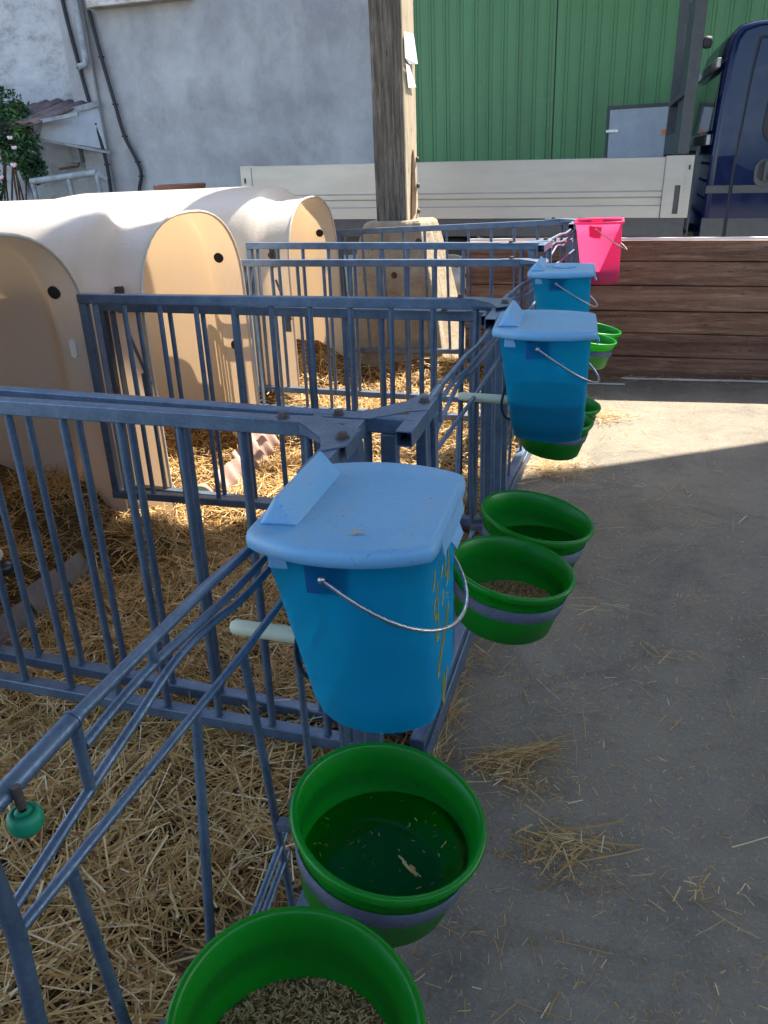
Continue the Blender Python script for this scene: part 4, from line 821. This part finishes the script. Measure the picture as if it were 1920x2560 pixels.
# gold scribbled marks on the outer flat side of the nearest bucket (drawn as thin strokes that follow the side)
ink = MB()
def sidex(z): return BX+(TX-BX)*(z/HB)+0.0046+0.024*(1-z/HB)
def stroke(pts, r=0.0011):
    ink.tube([(sidex(z), y, z) for y, z in pts], r, 5)
def arc(cy_, cz, ry, rz, a0, a1, n=9): return [(cy_+ry*math.cos(R(a0+(a1-a0)*k/n)), cz+rz*math.sin(R(a0+(a1-a0)*k/n))) for k in range(n+1)]
stroke([(-0.075, 0.225), (-0.055, 0.248)]); stroke([(-0.048, 0.228), (-0.048, 0.165)]); stroke(arc(-0.062, 0.19, 0.012, 0.016, 40, 320)); stroke(arc(-0.060, 0.162, 0.012, 0.018, 130, -150)); stroke(arc(-0.058, 0.148, 0.010, 0.010, 180, 340))
stroke([(0.035, 0.243), (0.035, 0.185)]); stroke([(0.012, 0.232), (0.006, 0.205), (0.022, 0.208), (0.024, 0.188), (0.012, 0.186)]); stroke([(0.01, 0.176), (0.028, 0.166)]); stroke([(0.012, 0.168), (0.03, 0.158)])
stroke([(-0.022, 0.218), (-0.008, 0.232)]); stroke([(-0.02, 0.172), (-0.006, 0.19)])
wv = []
for k in range(26):
    t_ = k/25; wv.append((-0.060+0.085*t_, 0.083+0.062*t_ + (0.0075 if k % 2 else -0.0075)))
stroke(wv, 0.0013)
stroke([(-0.030, 0.060), (-0.030, 0.025)]); stroke([(-0.018, 0.055), (-0.02, 0.03)]); stroke([(0.01, 0.048), (-0.02, 0.020), (-0.028, 0.012)]); stroke(arc(-0.026, 0.018, 0.008, 0.008, 0, 300))
ink.build('gold_marks', 'gold_ink', k1)

# ------------------------------------------------------------------ clay tiles set in the straw as sills
def tile(loc, rx, rz, lb, grp, mat_='clay'):
    b = MB(); pr = [(0.235*t/24-0.1175, 0.014*math.sin(t/24*2*math.pi*2.5)) for t in range(25)]
    b.loft([[(x, -0.10, z) for x, z in pr], [(x, 0.10, z+0.004) for x, z in pr]], False, 0, True); o = b.build('roof_tile', mat_, None, loc, solid=0.012)
    o.rotation_euler = (R(rx), 0, R(rz)); tag(o, lb, 'roof tile', grp)
tile((-1.60, 3.10, -0.035), 58, 84, 'ribbed clay tile nearest the pen front rail in the sunlit straw', 'clay tiles in the straw')
tile((-1.63, 3.36, -0.03), 55, 86, 'ribbed clay tile propped behind another in the sunlit straw', 'clay tiles in the straw')
tile((-1.66, 3.61, -0.03), 57, 88, 'ribbed clay tile farthest back before the middle hutch', 'clay tiles in the straw')
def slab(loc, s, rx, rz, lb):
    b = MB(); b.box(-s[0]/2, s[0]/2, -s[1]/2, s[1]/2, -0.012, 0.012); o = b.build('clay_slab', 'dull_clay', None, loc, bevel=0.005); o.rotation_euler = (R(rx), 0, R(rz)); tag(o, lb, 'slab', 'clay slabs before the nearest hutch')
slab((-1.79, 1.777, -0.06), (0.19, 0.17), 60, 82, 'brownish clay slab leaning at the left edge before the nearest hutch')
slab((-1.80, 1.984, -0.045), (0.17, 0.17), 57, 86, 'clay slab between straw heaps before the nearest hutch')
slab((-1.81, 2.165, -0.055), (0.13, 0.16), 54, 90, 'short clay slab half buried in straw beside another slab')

# ------------------------------------------------------------------ straw
def hgt(x, y):
    """height of the bedding (may dip below the floor, which then shows)"""
    z = -0.002 + 0.026*noise.noise(Vector((x*2.2, y*2.2, 0.3))) + 0.018*noise.noise(Vector((x*7, y*7, 2.0)))
    z += 0.020*sstep(-0.5, -1.2, x)
    mv = 0.8+0.4*noise.noise(Vector((x*3, y*3, 5)))
    if y < 1.42:
        z += 0.05*math.exp(-((x+0.95)**2/0.10 + (y-0.62)**2/0.03)) + 0.07*math.exp(-((x+1.35)**2/0.08 + (y-0.95)**2/0.05)) + 0.008
    elif y < 2.62:
        z += (0.17*sstep(-1.86, -2.02, x) + 0.15*sstep(2.2, 2.4, y)*sstep(-1.42, -1.76, x))*mv + 0.012
    elif y < 3.95:
        z += 0.025 + 0.15*sstep(-1.69, -2.05, x)*mv
    else:
        z += 0.04 + 0.22*sstep(-1.40, -1.9, x)*mv + 0.07*math.exp(-((y-5.1)**2/0.02))
    z += gz(x)
    return z
st = MB(); st.rnd = []
nx, ny = 120, 220; X0, X1, Y0, Y1 = -3.2, -0.36, -0.3, 5.15
gridv = [(X0+(X1-X0)*i/nx, Y0+(Y1-Y0)*j/ny) for j in range(ny+1) for i in range(nx+1)]
st.add([(x, y, hgt(x, y)-0.006) for x, y in gridv], [(j*(nx+1)+i, j*(nx+1)+i+1, (j+1)*(nx+1)+i+1, (j+1)*(nx+1)+i) for j in range(ny) for i in range(nx)], 1, True); st.rnd += [0.5]*len(gridv)
def strand(mb, p, l, w_, a, pitch, bend, tone):
    d = Vector((math.cos(a)*math.cos(pitch), math.sin(a)*math.cos(pitch), math.sin(pitch))); s = Vector((-math.sin(a), math.cos(a), rng.uniform(-0.6, 0.6))).normalized()
    b2 = Vector((-math.sin(a), math.cos(a), 0))*bend*rng.uniform(-1, 1) + Vector((0, 0, 1))*bend*rng.uniform(-0.5, 0.6)
    pts = [p - d*l/2, p + b2*l*0.25, p + d*l/2]
    if rng.random() < 0.3: pts[2] = pts[2] + b2*l*0.6
    vs = []
    for q in pts: vs += [q - s*w_/2, q + s*w_/2]
    mb.add(vs, [(0,1,3,2), (2,3,5,4)]); mb.rnd += [tone]*6
def tone(): return min(1, max(0, rng.gauss(0.58, 0.26)))
def field(n_, x0, x1, y0, y1, dens=None, ln=(0.03, 0.15), wd=(0.0018, 0.0042), lift=0.02, pit=0.22):
    k = 0
    while k < n_:
        x, y = rng.uniform(x0, x1), rng.uniform(y0, y1)
        if dens and rng.random() > dens(x, y): continue
        k += 1; h = hgt(x, y); z = max(h, gz(x)) + rng.random()**2*lift + 0.003
        a = noise.noise(Vector((x*2.5, y*2.5, 8)))*4 + rng.gauss(0, 0.9)
        strand(st, Vector((x, y, z)), rng.uniform(*ln)*(0.6+0.6*rng.random()), rng.uniform(*wd), a, rng.gauss(0, pit), 0.25, tone())
dn = lambda x, y: 0.3 + 0.7*sstep(-0.012, 0.02, hgt(x, y)-gz(x))
field(17000, -1.75, -0.42, 0.0, 1.42, dn, (0.03, 0.14), (0.0018, 0.0044), 0.034, 0.26)
field(14000, -2.35, -0.36, 1.42, 2.62, dn, (0.03, 0.16), (0.0018, 0.0040), 0.03, 0.3)
field(12000, -2.5, -0.33, 2.62, 3.9, dn, (0.03, 0.15), (0.002, 0.0045), 0.03, 0.3)
field(8000, -2.4, -0.25, 3.9, 5.05, dn, (0.04, 0.17), (0.0025, 0.0055), 0.04, 0.35)
field(700, -1.7, -0.5, 0.05, 1.40, dn, (0.14, 0.28), (0.0022, 0.0042), 0.05, 0.15)
field(700, -1.8, -0.4, 1.5, 2.6, dn, (0.14, 0.26), (0.0022, 0.0042), 0.05, 0.15)
tag(st.build('straw_bedding', ['straw', 'straw_mat']), 'golden straw bedding spread over the pen floors', 'straw', kind='stuff')
# loose straw and chaff on the aisle
st2 = MB(); st2.rnd = []
def loose(n_, fx, ln, wd, z=(0.003, 0.006), pit=0.03):
    for _ in range(n_):
        x, y = fx(); strand(st2, Vector((x, y, rng.uniform(*z))), rng.uniform(*ln), rng.uniform(*wd), rng.uniform(0, 6.28), rng.gauss(0, pit), 0.2, min(1, max(0, rng.gauss(0.55, 0.25))))
loose(2600, lambda: (-0.36 + abs(rng.gauss(0, 0.34)), rng.uniform(0.15, 5.0)), (0.006, 0.035), (0.0008, 0.0022))
loose(4200, lambda: (rng.uniform(-0.4, 1.5), rng.uniform(0.1, 5.0)), (0.003, 0.016), (0.0007, 0.0019))
loose(170, lambda: (rng.uniform(-0.35, 1.0), rng.uniform(0.3, 4.0)), (0.04, 0.12), (0.0010, 0.0024), (0.003, 0.008))
def bundle(cx, cy_, sx_, sy_, n_, ang, spread, ln, wd=(0.0012, 0.0030), zt=0.02, turn=0.0):
    ca, sa = math.cos(turn), math.sin(turn)
    for _ in range(n_):
        u, v = rng.gauss(0, sx_), rng.gauss(0, sy_)
        strand(st2, Vector((cx+u*ca-v*sa, cy_+u*sa+v*ca, rng.uniform(0.003, zt))), rng.uniform(*ln), rng.uniform(*wd), ang + rng.gauss(0, spread), rng.gauss(0, 0.12), 0.2, min(1, max(0, rng.gauss(0.62, 0.22))))
def chaff(cx, cy_, sx_, sy_, n_):
    for _ in range(n_):
        strand(st2, Vector((rng.gauss(cx, sx_), rng.gauss(cy_, sy_), rng.uniform(0.002, 0.005))), rng.uniform(0.003, 0.014), rng.uniform(0.0006, 0.0016), rng.uniform(0, 6.28), 0.0, 0.1, min(1, max(0, rng.gauss(0.45, 0.25))))
bundle(-0.115, 1.475, 0.045, 0.014, 70, 0.42, 0.25, (0.06, 0.15), turn=0.45); bundle(-0.16, 1.43, 0.05, 0.02, 80, 0.6, 0.7, (0.02, 0.08), turn=0.6); bundle(-0.11, 1.39, 0.05, 0.03, 60, 0.6, 1.2, (0.01, 0.05))
bundle(0.03, 1.235, 0.07, 0.02, 12, 0.35, 0.5, (0.12, 0.20), (0.002, 0.0034)); bundle(-0.02, 1.22, 0.06, 0.03, 40, 0.3, 1.0, (0.03, 0.09)); chaff(0.0, 1.20, 0.07, 0.05, 900); chaff(-0.10, 1.42, 0.08, 0.06, 700)
bundle(-0.31, 1.55, 0.018, 0.10, 90, 1.3, 0.5, (0.02, 0.12)); bundle(-0.29, 2.2, 0.03, 0.3, 200, 1.2, 1.0, (0.02, 0.09)); bundle(-0.32, 1.38, 0.02, 0.05, 60, 1.2, 0.8, (0.03, 0.10))
bundle(-0.16, 3.36, 0.08, 0.08, 380, 0.3, 1.2, (0.03, 0.11), zt=0.03); bundle(0.02, 4.2, 0.085, 0.06, 300, 0.2, 1.0, (0.03, 0.10), zt=0.03); bundle(0.6, 5.0, 0.6, 0.03, 240, 0.0, 0.8, (0.03, 0.12))
bundle(0.27, 1.97, 0.04, 0.02, 14, 0.2, 1.4, (0.02, 0.08)); bundle(0.36, 3.2, 0.06, 0.04, 16, -0.6, 1.0, (0.04, 0.12)); bundle(0.26, 1.17, 0.035, 0.02, 26, 0.3, 1.3, (0.01, 0.04)); bundle(0.06, 2.2, 0.08, 0.03, 10, 0.1, 0.4, (0.05, 0.12))
for cx, cy_ in ((-0.2, 1.7), (-0.15, 2.2), (0.1, 1.7), (0.3, 1.3), (0.4, 2.2), (0.1, 0.9), (0.3, 3.0), (0.5, 4.3)): chaff(cx, cy_, 0.16, 0.18, 450)
for dx, dy, a in ((0.02, -0.105, 0.5), (0.024, -0.100, 1.2), (0.028, -0.108, 0.2), (0.018, -0.098, 1.9)): strand(st2, Vector((-0.308+dx, 0.966+dy, 0.549+HB+0.0145)), 0.022, 0.0022, a, 0.05, 0.1, 0.9)
tag(st2.build('straw_litter', 'straw'), 'loose straw and chaff scattered over the concrete aisle', 'straw', kind='stuff')
